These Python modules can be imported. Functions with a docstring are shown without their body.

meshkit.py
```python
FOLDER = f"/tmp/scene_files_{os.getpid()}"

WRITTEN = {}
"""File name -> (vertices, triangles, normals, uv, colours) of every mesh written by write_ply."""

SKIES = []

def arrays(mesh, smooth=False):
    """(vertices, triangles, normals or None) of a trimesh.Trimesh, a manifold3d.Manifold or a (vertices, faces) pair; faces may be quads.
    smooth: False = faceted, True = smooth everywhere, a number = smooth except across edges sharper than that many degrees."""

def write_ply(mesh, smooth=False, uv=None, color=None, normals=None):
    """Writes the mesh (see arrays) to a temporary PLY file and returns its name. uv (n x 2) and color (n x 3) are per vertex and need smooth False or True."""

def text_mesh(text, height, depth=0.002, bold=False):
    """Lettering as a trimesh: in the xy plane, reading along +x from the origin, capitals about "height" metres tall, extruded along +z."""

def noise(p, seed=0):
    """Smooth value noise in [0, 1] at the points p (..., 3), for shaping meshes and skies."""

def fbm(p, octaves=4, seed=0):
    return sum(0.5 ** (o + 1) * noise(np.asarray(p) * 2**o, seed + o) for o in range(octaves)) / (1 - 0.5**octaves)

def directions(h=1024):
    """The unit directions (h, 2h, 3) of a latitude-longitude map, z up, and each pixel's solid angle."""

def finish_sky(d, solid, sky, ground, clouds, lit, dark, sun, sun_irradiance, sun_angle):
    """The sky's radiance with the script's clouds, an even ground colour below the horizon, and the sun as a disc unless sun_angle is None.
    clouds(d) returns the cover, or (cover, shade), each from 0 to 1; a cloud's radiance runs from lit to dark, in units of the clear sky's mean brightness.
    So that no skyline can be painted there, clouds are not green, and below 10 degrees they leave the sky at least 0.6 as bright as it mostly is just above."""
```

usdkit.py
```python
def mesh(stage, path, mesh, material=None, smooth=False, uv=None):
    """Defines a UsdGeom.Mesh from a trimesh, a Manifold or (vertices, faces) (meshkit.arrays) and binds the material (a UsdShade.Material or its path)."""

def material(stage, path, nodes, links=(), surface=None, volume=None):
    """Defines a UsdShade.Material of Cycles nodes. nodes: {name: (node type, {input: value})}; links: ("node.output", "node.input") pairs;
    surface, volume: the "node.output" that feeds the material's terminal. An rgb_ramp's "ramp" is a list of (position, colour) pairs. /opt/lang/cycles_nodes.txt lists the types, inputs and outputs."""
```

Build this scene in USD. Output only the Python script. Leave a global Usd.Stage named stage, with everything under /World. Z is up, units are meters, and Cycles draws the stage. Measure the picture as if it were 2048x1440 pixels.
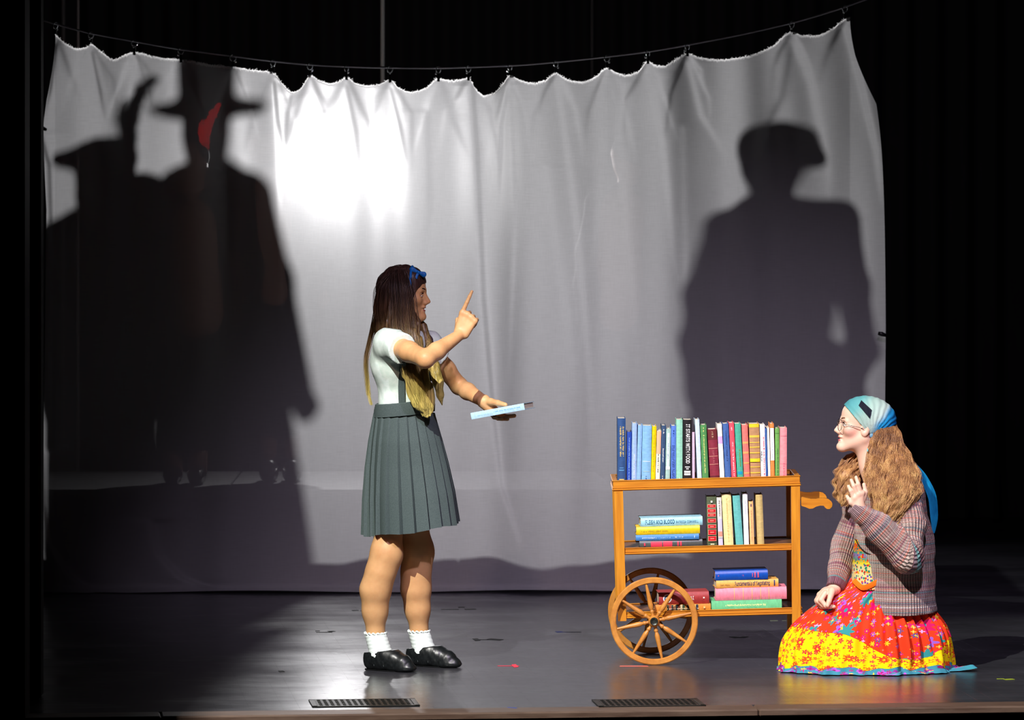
import math, random
import numpy as np, trimesh, usdkit, meshkit
import manifold3d as m3
from pxr import Usd, UsdGeom, UsdLux, UsdShade, Gf, Sdf, Vt

stage = Usd.Stage.CreateInMemory()
UsdGeom.SetStageUpAxis(stage, 'Z'); UsdGeom.SetStageMetersPerUnit(stage, 1.0)
UsdGeom.Xform.Define(stage, '/World'); UsdGeom.Scope.Define(stage, '/World/Looks')

# ------------------------------------------------------------------ camera, lights, exposure
CAMY, CAMZ, FPX, HOR = -20.0, 2.1, 10000.0, 280.0
cam = UsdGeom.Camera.Define(stage, '/World/camera')
cam.CreateHorizontalApertureAttr(36.0); cam.CreateVerticalApertureAttr(36.0 * 1440 / 2048)
cam.CreateFocalLengthAttr(36.0 * FPX / 2048)
cam.CreateVerticalApertureOffsetAttr(-(720 - HOR) * 36.0 / 2048)
cam.CreateFStopAttr(5.6); cam.CreateFocusDistanceAttr(20.0)
cam.CreateClippingRangeAttr(Gf.Vec2f(0.1, 200)); cam.CreateExposureAttr(0.0)
cam.AddTranslateOp().Set((0, CAMY, CAMZ)); cam.AddRotateXOp().Set(90)

LAMP = np.array([-0.87, 5.70, 2.02])          # the lamp behind the sheet, pointing at the audience
def light(kind, name, loc, aim, intensity, color, cone=None, soft=0.0, **kw):
    l = getattr(UsdLux, kind).Define(stage, '/World/' + name)
    l.CreateIntensityAttr(intensity); l.CreateColorAttr(Gf.Vec3f(*color)); l.CreateNormalizeAttr(True)
    for k, v in kw.items(): getattr(l, f'Create{k}Attr')(v)
    z = np.array(loc, float) - np.array(aim, float); z /= np.linalg.norm(z)
    x = np.cross([0, 0, 1.0], z); x /= np.linalg.norm(x); y = np.cross(z, x)
    l.AddTransformOp().Set(Gf.Matrix4d(*x, 0, *y, 0, *z, 0, *map(float, loc), 1))
    if cone:
        s = UsdLux.ShapingAPI.Apply(l.GetPrim()); s.CreateShapingConeAngleAttr(cone); s.CreateShapingConeSoftnessAttr(soft)
    return l
light('DiskLight', 'back_lamp_light', LAMP, LAMP + [0.32, -1, -0.12], 41.0, (1, 0.985, 1.0), Radius=0.06)
KEY = np.array([-2.4, -7.6, 7.1])
light('SphereLight', 'key_light', KEY, (0.6, 0.0, 0.3), 2000.0, (1.0, 0.985, 0.92), cone=13, soft=0.05, Radius=0.004)
light('SphereLight', 'wash_light', (1.6, -8.0, 7.0), (0.8, 3.0, -1.15), 900.0, (0.88, 0.72, 1.0), cone=13.5, soft=1.0, Radius=0.12)
light('SphereLight', 'house_light', (-1.6, -9.0, 5.5), (-0.35, 0.0, 1.2), 150.0, (1.0, 0.66, 0.52), cone=6.0, soft=1.0, Radius=0.15)

# ------------------------------------------------------------------ helpers
def P(px, py, Y):
    s = (Y - CAMY) / FPX
    return np.array([(px - 1024) * s, Y, CAMZ - (py - HOR) * s])
def lin(c): return tuple((v / 255 / 12.92 if v / 255 <= 0.04045 else ((v / 255 + 0.055) / 1.055) ** 2.4) for v in c)
_names = {}
def numbered(parent, name):
    k = (parent, name); n = _names.get(k, -1) + 1; _names[k] = n
    return f'{parent}/{name}' + (f'_{n:03d}' if n else '')
def tag(prim, label=None, cat=None, group=None, kind=None):
    for k, v in (('label', label), ('category', cat), ('group', group), ('kind', kind)):
        if v: prim.SetCustomDataByKey(k, v)
_orig = {}
def thing(name, label, cat, loc=(0, 0, 0), M=None, group=None, kind=None):
    p = numbered('/World', name); x = UsdGeom.Xform.Define(stage, p)
    if M is not None: x.AddTransformOp().Set(Gf.Matrix4d(*np.asarray(M, float).T.ravel().tolist())); _orig[p] = np.zeros(3)
    else: x.AddTranslateOp().Set(tuple(map(float, loc))); _orig[p] = np.array(loc, float)
    tag(x.GetPrim(), label, cat, group, kind)
    return p
def org(path):
    while path not in _orig: path = path.rpartition('/')[0]
    return _orig[path]
def obj(name, mesh, material, parent=None, smooth=False, uv=None, label=None, cat=None, group=None, kind=None):
    v, f, n = meshkit.arrays(mesh, False)
    path = numbered(parent or '/World', name)
    if parent: v = v - org(parent)
    if uv is not None and smooth not in (False, True): smooth = True
    m = usdkit.mesh(stage, path, trimesh.Trimesh(v, f, process=False), material, smooth, uv)
    tag(m.GetPrim(), label, cat, group, kind)
    return path
def curves(name, lines, widths, material, parent, label=None):
    path = numbered(parent, name); c = UsdGeom.BasisCurves.Define(stage, path); o = org(parent)
    pts = np.vstack(lines) - o
    c.CreateTypeAttr('linear')
    c.CreatePointsAttr(Vt.Vec3fArray.FromNumpy(pts.astype(np.float32)))
    c.CreateCurveVertexCountsAttr(Vt.IntArray.FromNumpy(np.array([len(l) for l in lines], np.int32)))
    c.CreateWidthsAttr(Vt.FloatArray.FromNumpy(np.concatenate(widths).astype(np.float32))); c.SetWidthsInterpolation('vertex')
    UsdShade.MaterialBindingAPI.Apply(c.GetPrim()).Bind(material)
    tag(c.GetPrim(), label)
    return path

# ---- materials
def mat(name, nodes, links, surface='p.BSDF'): return usdkit.material(stage, '/World/Looks/' + name, nodes, links, surface=surface)
_m = {}
def plain(c, rough=0.6, spec=0.3, metal=0.0, name=None, **kw):
    key = (tuple(c), rough, spec, metal, tuple(sorted(kw.items())))
    if key not in _m:
        _m[key] = mat(name or f'plain_{len(_m)}', {'p': ('principled_bsdf', dict(base_color=lin(c), roughness=rough, specular_ior_level=spec, metallic=metal, **kw))}, [])
    return _m[key]
def mottled(name, c1, c2, scale=(8, 8, 8), rough=0.6, spec=0.3, bump=0.0, dist=0.002, detail=4, lo=0.35, hi=0.65, coord='object', metal=0.0):
    n = {'t': ('texture_coordinate', {}), 'm': ('mapping', {'scale': scale}), 'n': ('noise_texture', {'scale': 1.0, 'detail': detail, 'roughness': 0.6}),
         'r': ('rgb_ramp', {'ramp': [(0, lin(c1)), (lo, lin(c1)), (hi, lin(c2)), (1, lin(c2))]}),
         'p': ('principled_bsdf', dict(roughness=rough, specular_ior_level=spec, metallic=metal))}
    l = [(f't.{coord}', 'm.vector'), ('m.vector', 'n.vector'), ('n.fac', 'r.fac'), ('r.color', 'p.base_color')]
    if bump:
        n['b'] = ('bump', {'strength': bump, 'distance': dist}); l += [('n.fac', 'b.height'), ('b.normal', 'p.normal')]
    return mat(name, n, l)

# ---- mesh helpers
def cat_(ms): return trimesh.util.concatenate(ms)
def box(c, s, bev=0.0):
    c, s = np.asarray(c, float), np.asarray(s, float)
    if not bev:
        b = trimesh.creation.box(s); b.apply_translation(c); return b
    h = s / 2; bev = min(bev, 0.49 * s.min()); pts = []
    for sx in (-1, 1):
        for sy in (-1, 1):
            for sz in (-1, 1):
                q = np.array([sx, sy, sz])
                for a in range(3):
                    d = h - bev; d[a] = h[a]; pts.append(c + q * d)
    return trimesh.convex.convex_hull(np.array(pts))
def tube(pts, r, n=10, cap=True):
    p = np.asarray(pts, float); r = np.broadcast_to(np.asarray(r, float), (len(p),))
    t = np.gradient(p, axis=0); t /= np.linalg.norm(t, axis=1, keepdims=True) + 1e-12
    ref = np.array([0, 0, 1.0]) if abs(t[:, 2]).max() < 0.95 else (np.array([0, 1.0, 0]) if abs(t[:, 1]).max() < 0.95 else np.array([1.0, 0, 0]))
    a = np.cross(t, ref); a /= np.linalg.norm(a, axis=1, keepdims=True) + 1e-12; b = np.cross(t, a)
    ang = np.arange(n) * 2 * np.pi / n
    v = (p[:, None] + r[:, None, None] * (np.cos(ang)[None, :, None] * a[:, None] + np.sin(ang)[None, :, None] * b[:, None])).reshape(-1, 3)
    f = []
    for i in range(len(p) - 1):
        for j in range(n):
            k = (j + 1) % n; f += [[i * n + j, (i + 1) * n + k, i * n + k], [i * n + j, (i + 1) * n + j, (i + 1) * n + k]]
    if cap:
        v = np.vstack([v, p[0], p[-1]]); c0, c1, e = len(v) - 2, len(v) - 1, (len(p) - 1) * n
        for j in range(n):
            k = (j + 1) % n; f += [[c0, j, k], [c1, e + k, e + j]]
    return trimesh.Trimesh(v, f, process=False)
def lathe(prof, n=32, closed=False):
    """prof: (r, z) pairs from bottom to top; around z."""
    prof = np.asarray(prof, float); ang = np.arange(n) * 2 * np.pi / n
    v = np.stack([prof[:, None, 0] * np.cos(ang), prof[:, None, 0] * np.sin(ang), np.repeat(prof[:, 1:], n, 1)], -1).reshape(-1, 3)
    f = []; m = len(prof)
    for i in range(m if closed else m - 1):
        i2 = (i + 1) % m
        for j in range(n):
            k = (j + 1) % n; f += [[i * n + j, i * n + k, i2 * n + k], [i * n + j, i2 * n + k, i2 * n + j]]
    return trimesh.Trimesh(v, f, process=False)
def frame(ex, up):
    """rotation whose columns are ex, ey, ez, with ez near up"""
    ex = np.asarray(ex, float) / np.linalg.norm(ex); ey = np.cross(up, ex); ey /= np.linalg.norm(ey)
    return np.stack([ex, ey, np.cross(ex, ey)], 1)
def xf(mesh, R, t):
    m = mesh.copy(); m.vertices = m.vertices @ np.asarray(R).T + np.asarray(t); return m
def grid_faces(nu, nv, wrap=False):
    f = []
    for i in range(nu - 1):
        for j in range(nv if wrap else nv - 1):
            k = (j + 1) % nv; f += [[i * nv + j, (i + 1) * nv + k, (i + 1) * nv + j], [i * nv + j, i * nv + k, (i + 1) * nv + k]]
    return np.array(f)
def smoothpath(pts, n):
    from scipy.interpolate import PchipInterpolator
    p = np.asarray(pts, float); d = np.r_[0, np.cumsum(np.linalg.norm(np.diff(p, axis=0), axis=1) + 1e-9)]
    return PchipInterpolator(d, p)(np.linspace(0, d[-1], n))
def axis(lo, hi, coarse, fine=(), step=0.0025):
    out = [lo]
    while out[-1] < hi:
        x = out[-1]; out.append(x + (step if any(a <= x <= b for a, b in fine) else coarse))
    return np.array(out)

class Field:
    """A signed distance field on a rectilinear grid; union of limbs, then one continuous surface."""
    def __init__(s, xs, ys, zs):
        s.ax = [np.asarray(a, np.float64) for a in (xs, ys, zs)]; s.v = np.full([len(a) for a in s.ax], 0.2, np.float32)
    def box(s, lo, hi):
        sl = tuple(slice(max(np.searchsorted(a, l) - 1, 0), np.searchsorted(a, h) + 1) for a, l, h in zip(s.ax, lo, hi))
        return sl, np.meshgrid(*[a[q] for a, q in zip(s.ax, sl)], indexing='ij', sparse=True)
    def put(s, sl, d, k, mode):
        c = s.v[sl]
        if mode == 'sub':
            d = -d; h = np.maximum(k - np.abs(c - d), 0) / max(k, 1e-6); s.v[sl] = np.maximum(c, d) + h * h * k * 0.25
        elif mode == 'and':
            s.v[sl] = np.maximum(c, d)
        else:
            h = np.maximum(k - np.abs(c - d), 0) / max(k, 1e-6); s.v[sl] = np.minimum(c, d) - h * h * k * 0.25
    def cone(s, a, b, ra, rb, k=0.02, flat=None, mode='add'):
        a, b = np.asarray(a, float), np.asarray(b, float); m = max(ra, rb) + k + 0.03
        sl, (X, Y, Z) = s.box(np.minimum(a, b) - m, np.maximum(a, b) + m)
        if min(s.v[sl].shape) == 0: return
        ab = b - a; L = max(ab @ ab, 1e-12)
        t = np.clip(((X - a[0]) * ab[0] + (Y - a[1]) * ab[1] + (Z - a[2]) * ab[2]) / L, 0, 1)
        o = [X - a[0] - t * ab[0], Y - a[1] - t * ab[1], Z - a[2] - t * ab[2]]; sc = 1.0
        if flat is not None:
            w = np.asarray(flat[0], float) / np.linalg.norm(flat[0]); q = (o[0] * w[0] + o[1] * w[1] + o[2] * w[2]) * (1 / flat[1] - 1)
            o = [o[i] + q * w[i] for i in range(3)]; sc = min(1.0, flat[1]) if flat[1] < 1 else 1.0
        d = (np.sqrt(o[0] ** 2 + o[1] ** 2 + o[2] ** 2) - (ra + (rb - ra) * t)) * sc
        s.put(sl, d.astype(np.float32), k, mode)
    def chain(s, pts, rs, k=0.02, flat=None, mode='add'):
        for i in range(len(pts) - 1): s.cone(pts[i], pts[i + 1], rs[i], rs[i + 1], k, flat, mode)
    def ell(s, c, r, R=None, k=0.02, mode='add'):
        c, r = np.asarray(c, float), np.asarray(r, float); m = r.max() + k + 0.03
        sl, (X, Y, Z) = s.box(c - m, c + m)
        if min(s.v[sl].shape) == 0: return
        R = np.eye(3) if R is None else np.asarray(R)
        q = [(X - c[0]) * R[0, i] + (Y - c[1]) * R[1, i] + (Z - c[2]) * R[2, i] for i in range(3)]
        k0 = np.sqrt(sum((q[i] / r[i]) ** 2 for i in range(3))); k1 = np.sqrt(sum((q[i] / r[i] ** 2) ** 2 for i in range(3))) + 1e-9
        s.put(sl, (k0 * (k0 - 1) / k1).astype(np.float32), k, mode)
    def cut(s, p, n):
        """keep the side against n"""
        n = np.asarray(n, float) / np.linalg.norm(n)
        X, Y, Z = np.meshgrid(*s.ax, indexing='ij', sparse=True)
        s.v = np.maximum(s.v, ((X - p[0]) * n[0] + (Y - p[1]) * n[1] + (Z - p[2]) * n[2]).astype(np.float32))
    def mesh(s):
        v = s.v.copy(); v[[0, -1]] = v[[0, -1]].clip(1e-3); v[:, [0, -1]] = v[:, [0, -1]].clip(1e-3); v[:, :, [0, -1]] = v[:, :, [0, -1]].clip(1e-3)
        ins = v < 0; c = np.zeros([n - 1 for n in v.shape], np.uint8)
        corners = [(i, j, k) for i in (0, 1) for j in (0, 1) for k in (0, 1)]
        for i, j, k in corners: c += ins[i:i + c.shape[0], j:j + c.shape[1], k:k + c.shape[2]]
        act = np.argwhere((c > 0) & (c < 8)); idx = np.full(c.shape, -1, np.int32); idx[tuple(act.T)] = np.arange(len(act))
        cv = np.stack([v[act[:, 0] + i, act[:, 1] + j, act[:, 2] + k] for i, j, k in corners], 1).astype(float)
        acc, cnt = np.zeros((len(act), 3)), np.zeros(len(act))
        for a in range(8):
            for b in range(a + 1, 8):
                d = np.array(corners[b]) - np.array(corners[a])
                if np.abs(d).sum() != 1: continue
                x = (cv[:, a] < 0) != (cv[:, b] < 0); t = np.where(x, cv[:, a] / np.where(x, cv[:, a] - cv[:, b], 1), 0)
                acc[x] += np.array(corners[a]) + t[x, None] * d; cnt[x] += 1
        fr = acc / cnt[:, None]; pos = np.empty_like(fr)
        for q in range(3):
            A = s.ax[q]; i = act[:, q]; pos[:, q] = A[i] + fr[:, q] * (A[i + 1] - A[i])
        faces = []
        for q in range(3):
            u, w = (q + 1) % 3, (q + 2) % 3
            lo = [slice(None)] * 3; hi = [slice(None)] * 3; lo[q] = slice(0, -1); hi[q] = slice(1, None)
            e = np.argwhere(ins[tuple(lo)] != ins[tuple(hi)]); e = e[(e[:, u] > 0) & (e[:, w] > 0) & (e[:, u] < c.shape[u]) & (e[:, w] < c.shape[w])]
            flip = ins[tuple(e.T)]
            def g(du, dw):
                z = e.copy(); z[:, u] -= du; z[:, w] -= dw; return idx[tuple(z.T)]
            Q = np.stack([g(1, 1), g(0, 1), g(0, 0), g(1, 0)], 1); Q[~flip] = Q[~flip][:, ::-1]
            faces += [Q[:, [0, 1, 2]], Q[:, [0, 2, 3]]]
        return trimesh.Trimesh(pos, np.vstack(faces), process=False)
# ------------------------------------------------------------------ the stage
YAW = math.radians(6.0); U, V_ = np.array([math.cos(YAW), math.sin(YAW), 0]), np.array([-math.sin(YAW), math.cos(YAW), 0])
EDGE = np.array([0.0, -1.50, 0.0])                      # the front edge of the boards
def st(u, v, z=0.0): return EDGE + u * U + v * V_ + [0, 0, z]
def stbox(u0, u1, v0, v1, z0, z1, bev=0.0):
    m = box(((u0 + u1) / 2, (v0 + v1) / 2, (z0 + z1) / 2), (u1 - u0, v1 - v0, z1 - z0), bev)
    m.vertices = EDGE + np.outer(m.vertices[:, 0], U) + np.outer(m.vertices[:, 1], V_) + np.outer(m.vertices[:, 2], [0, 0, 1]); return m
floor_mat = mat('stage_paint', {
    'g': ('geometry', {}), 'oi': ('object_info', {}), 'm': ('mapping', {'scale': (3.0, 60.0, 3.0)}), 'n': ('noise_texture', {'scale': 1.0, 'detail': 5, 'roughness': 0.65}),
    'm2': ('mapping', {'scale': (1.3, 2.2, 1)}), 'n2': ('noise_texture', {'scale': 1.0, 'detail': 6, 'roughness': 0.6}),
    'r': ('rgb_ramp', {'ramp': [(0.3, lin((48, 48, 52))), (0.7, lin((63, 63, 68)))]}),
    'rr': ('map_range', {'from_min': 0.3, 'from_max': 0.7, 'to_min': 0.17, 'to_max': 0.30}),
    'b': ('bump', {'strength': 0.5, 'distance': 0.0016}), 'p': ('principled_bsdf', {'ior': 1.75})},
    [('g.position', 'm.vector'), ('m.vector', 'n.vector'), ('g.position', 'm2.vector'), ('m2.vector', 'n2.vector'), ('n2.fac', 'r.fac'), ('r.color', 'p.base_color'),
     ('n2.fac', 'rr.value'), ('rr.result', 'p.roughness'), ('n.fac', 'b.height'), ('b.normal', 'p.normal')])
black = plain((3, 3, 3), 0.9, 0.1, name='black_velvet')
fl = thing('floor', 'dark grey painted stage floor of narrow boards', 'floor', kind='structure')
rng = np.random.default_rng(3)
bw = 0.062; u = -3.2
while u < 4.3:
    w = bw; dz = 0.0
    m = stbox(u + 0.00006, u + w - 0.00006, 0, 9.8, -0.03, dz, 0.00012)
    sel = m.vertices[:, 2] > -0.01; m.vertices[sel, 2] += (m.vertices[sel] @ U - (u + w / 2)) * rng.uniform(-0.0005, 0.0005)
    obj('floor_board', m, floor_mat, fl); u += w
obj('subfloor', stbox(-3.2, 4.3, 0.02, 9.8, -0.06, -0.031), black, fl)
nose_mat = mottled('worn_nosing', (78, 58, 48), (104, 84, 72), (3, 30, 30), 0.5, 0.4, 0.3, 0.002)
t1 = thing('trim_1', 'brown worn wooden nosing along the front edge of the stage', 'trim', kind='structure')
for a, b in ((-3.2, -1.3), (-1.3, 0.9), (0.9, 2.9), (2.9, 4.3)):
    obj('nosing_board', stbox(a + 0.001, b - 0.001, -0.155, -0.004, -0.028, 0.001, 0.006), nose_mat, t1)
obj('wall_front', stbox(-3.2, 4.3, -0.12, -0.02, -1.1, -0.03), black, label='black front face of the stage below the nosing', cat='wall', kind='structure')
# black masking: drapes behind and at the sides
def drape(x0, y0, x1, y1, z0, z1, amp=0.04, wl=0.16, n=None, seed=1):
    L = math.hypot(x1 - x0, y1 - y0); n = n or int(L / 0.03); t = np.linspace(0, 1, n); s = t * L
    d = amp * np.sin(2 * np.pi * s / wl + 1.3 * np.sin(s * 2.1 + seed)); nx, ny = -(y1 - y0) / L, (x1 - x0) / L
    rows = [np.stack([x0 + (x1 - x0) * t + nx * d, y0 + (y1 - y0) * t + ny * d, np.full(n, z)], 1) for z in (z0, z1)]
    f = grid_faces(2, n); a = trimesh.Trimesh(np.vstack(rows), f, process=False)
    b = a.copy(); b.vertices = b.vertices + np.array([nx, ny, 0]) * 0.006; b.faces = b.faces[:, ::-1]
    return cat_([a, b])
drape_mat = plain((62, 62, 64), 0.95, 0.05, name='black_drape')
obj('wall_back', drape(-5.0, 7.6, 6.5, 7.8, 0.003, 5.5), drape_mat, smooth=True, label='black masking drape across the back of the stage', cat='drape', kind='structure')
obj('wall_right', drape(3.6, 7.5, 4.2, -0.4, 0.003, 5.5), drape_mat, smooth=True, label='black masking drape on the right of the stage', cat='drape', kind='structure')
obj('wall_left', cat_([box((-2.77, -1.16, 2.2), (2.0, 0.12, 4.4), 0.01), box((-2.77, -1.74, 1.3), (2.0, 0.2, 5.2), 0.01)]), black, label='black masking wall at the left edge of the stage opening', cat='wall', kind='structure')

# two floor vents in the boards near the edge
vent_mat = plain((44, 44, 42), 0.45, 0.4, 0.6, name='vent_metal'); vent_dark = plain((8, 8, 8), 0.9, 0.1, name='vent_dark')
def vent(px, label):
    c = P(px, 1407, 0); s = 21000 / (1407 - HOR) / FPX; X0, Y0 = (px - 1024) * s, 21000 / (1407 - HOR) + CAMY
    uu, vv = (np.array([X0, Y0, 0]) - EDGE) @ U, (np.array([X0, Y0, 0]) - EDGE) @ V_
    o = st(uu, vv); t = thing('floor_vent', label, 'floor vent', o, group='vents at the front of the stage'); hw, hv = 0.20, 0.115
    rel = lambda a, b, c, d, z0, z1, bev=0.0: stbox(uu + a, uu + b, vv + c, vv + d, z0, z1, bev)
    obj('frame', cat_([rel(-hw, hw, -hv, -hv + 0.016, 0.0008, 0.005, .001), rel(-hw, hw, hv - 0.016, hv, 0.0008, 0.005, .001), rel(-hw, -hw + 0.02, -hv, hv, 0.0008, 0.005, .001), rel(hw - 0.02, hw, -hv, hv, 0.0008, 0.005, .001)]), vent_mat, t)
    obj('dark_well', rel(-hw + 0.01, hw - 0.01, -hv + 0.01, hv - 0.01, 0.0006, 0.0012), vent_dark, t)
    for i in range(17): obj('bar', rel(-hw + 0.02 + i * 0.0218, -hw + 0.029 + i * 0.0218, -hv + 0.016, hv - 0.016, 0.0012, 0.0042), vent_mat, t)
    for i in range(4): obj('cross_bar', rel(-hw + 0.02, hw - 0.02, -hv + 0.045 + i * 0.042, -hv + 0.051 + i * 0.042, 0.0012, 0.0048), vent_mat, t)
vent(728, 'dark metal floor vent at the stage edge below the standing girl')
vent(1297, 'dark metal floor vent at the stage edge below the cart wheel')

# spike marks and tape scraps on the boards
def scrap(px, py, bits, color, label, cat='tape mark'):
    s = 21000 / (py - HOR) / FPX; c = np.array([(px - 1024) * s, 21000 / (py - HOR) + CAMY, 0]); t = thing('tape_mark', label, cat, c); z = .0012
    for dx, dy, w, h, a in bits:
        q = np.array([[-w, -h], [w, -h * 0.7], [w * 0.9, h], [-w * 0.95, h * 0.8]]) / 2; ca, sa = math.cos(a), math.sin(a)
        q = q @ np.array([[ca, sa], [-sa, ca]]) + [dx, dy]
        top = np.c_[q, np.full(4, z)] + c; obj('tape_scrap', trimesh.convex.convex_hull(np.vstack([top, top - [0, 0, 0.0009]])), plain(color, 0.7, 0.2), t); z += .0001
scrap(649, 1263, [(-.03, .02, .02, .02, 0), (0, -.04, .07, .015, .1), (.03, 0, .03, .03, .4)], (22, 22, 24), 'black tape scraps on the bright floor left of the girl')
scrap(563, 1343, [(0, 0, .022, .05, .2)], (14, 14, 16), 'small black tape spot on the floor, leftmost of the marks')
scrap(716, 1221, [(-.012, .0, .03, .03, .3), (.02, -.02, .02, .02, 0)], (22, 22, 24), 'tiny black tape scrap just left of the girl\'s near calf')
scrap(918, 1218, [(-.04, -.02, .08, .02, 0), (.05, -.01, .05, .035, .3), (.01, .09, .03, .02, 0)], (18, 18, 18), 'black tape scraps on the floor nearest the sheet, right of the girl')
scrap(972, 1279, [(-.04, -.01, .025, .1, .15), (.04, 0, .04, .08, .9), (0, -.01, .07, .008, 0)], (10, 10, 10), 'black bow-shaped tape mark right of the girl\'s shoes')
scrap(1020, 1332, [(.02, 0, .03, .03, .5), (.02, 0, .02, .12, .1), (-.02, 0, .06, .012, 0)], (240, 60, 80), 'bright pink tape cross on the floor between girl and cart')
scrap(1128, 1264, [(-.02, 0, .03, .05, .2), (.03, -.01, .09, .008, 0)], (36, 44, 90), 'dark blue tape mark on the floor left of the cart')
scrap(1268, 1332.5, [(0, 0, .115, .02, 0)], (245, 120, 100), 'long salmon tape strip under the cart wheel')
scrap(1025, 1416, [(0, 0, .015, .05, .9)], (40, 70, 160), 'small blue tape spot at the stage edge')
scrap(1557, 1241.5, [(-.02, 0, .035, .03, 0), (.03, 0, .03, .015, 0)], (150, 165, 130), 'pale green tape scraps on the floor beyond the cart')
scrap(1478, 1274.5, [(-.02, 0, .03, .05, .5), (.02, 0, .025, .05, -.4)], (10, 8, 10), 'black tape mark on the shaded floor beneath the cart')
scrap(2012, 1359, [(-.02, .02, .03, .012, 0), (.012, 0, .04, .03, .3)], (150, 170, 40), 'yellow green tape scrap at the right end of the floor')

# ------------------------------------------------------------------ wire, clips, sheet
SY = 3.2
def S(px, py, dy=0.0): return P(px, py, SY + dy)
cable_px = [(40, 26), (78, 38), (109, 47), (180, 66), (267, 82), (360, 98), (466, 112), (545, 122), (620, 129), (693, 133), (765, 135), (860, 136), (937, 134), (1020, 131), (1110, 124), (1215, 113), (1295, 103), (1373, 90), (1582, 46), (1683, 16), (1725, 1), (1860, -48), (2100, -130)]
wire = thing('hanging_wire', 'thin grey steel wire sagging above the white sheet', 'wire', S(765, 135))
obj('wire_strand', tube(smoothpath([S(*c) for c in cable_px], 90), 0.0052, 8), plain((196, 194, 200), 0.35, 0.5, 0.3), wire, smooth=True)
clips = [(111, 72), (182, 90), (269, 106), (362, 121), (466, 136), (546, 147), (620, 153), (693, 156), (780, 161), (877, 159), (937, 157), (1020, 153), (1112, 148), (1214, 137), (1296, 124), (1375, 109), (1584, 66), (1690, 40)]
cx = np.array([c[0] for c in cable_px], float); cy = np.array([c[1] for c in cable_px], float)
clip_metal = plain((14, 14, 16), 0.3, 0.5, 0.3, name='clip_black'); clip_shine = plain((235, 240, 240), 0.12, 0.6, 1.0, name='clip_chrome')
which = ['leftmost', 'second', 'third', 'fourth', 'fifth', 'sixth', 'seventh', 'eighth', 'ninth', 'tenth', 'eleventh', 'twelfth', 'thirteenth', 'fourteenth', 'fifteenth', 'sixteenth', 'seventeenth', 'rightmost']
crng = np.random.default_rng(5)
for i, (px, py) in enumerate(clips):
    wy = np.interp(px, cx, cy); top, bot = S(px, wy), S(px, py); o = (top + bot) / 2
    where = 'at the top corner of the sheet' if i in (0, 17) else 'counted from the left along the sagging wire'
    t = thing('curtain_clip', f'{which[i]} black curtain clip with shiny ring, {where}', 'clip', o, group='clips along the wire')
    ring = trimesh.creation.torus(0.0155, 0.0024, major_sections=20, minor_sections=6)
    R = trimesh.transformations.euler_matrix(math.pi / 2, 0, crng.uniform(0.5, 1.0))[:3, :3]; rc = top + [0, 0, -0.009]
    obj('ring', xf(ring, R, rc), clip_shine, t, smooth=True)
    h = top[2] - 0.024 - bot[2]
    obj('eyelet', xf(trimesh.creation.icosphere(1, 0.0055), np.eye(3), rc + [crng.uniform(-.012, .012), -0.006, -0.018]), clip_shine, t, smooth=True)
    jaw = cat_([box((bot[0], bot[1] - 0.007, bot[2] + h * 0.33), (0.012, 0.004, h * 0.9 + 0.012), 0.001), box((bot[0], bot[1] + 0.007, bot[2] + h * 0.33), (0.012, 0.004, h * 0.9 + 0.012), 0.001), box((bot[0], bot[1], bot[2] + h * 0.72), (0.009, 0.013, 0.012), 0.001)])
    obj('jaw', jaw, clip_metal, t)

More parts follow.
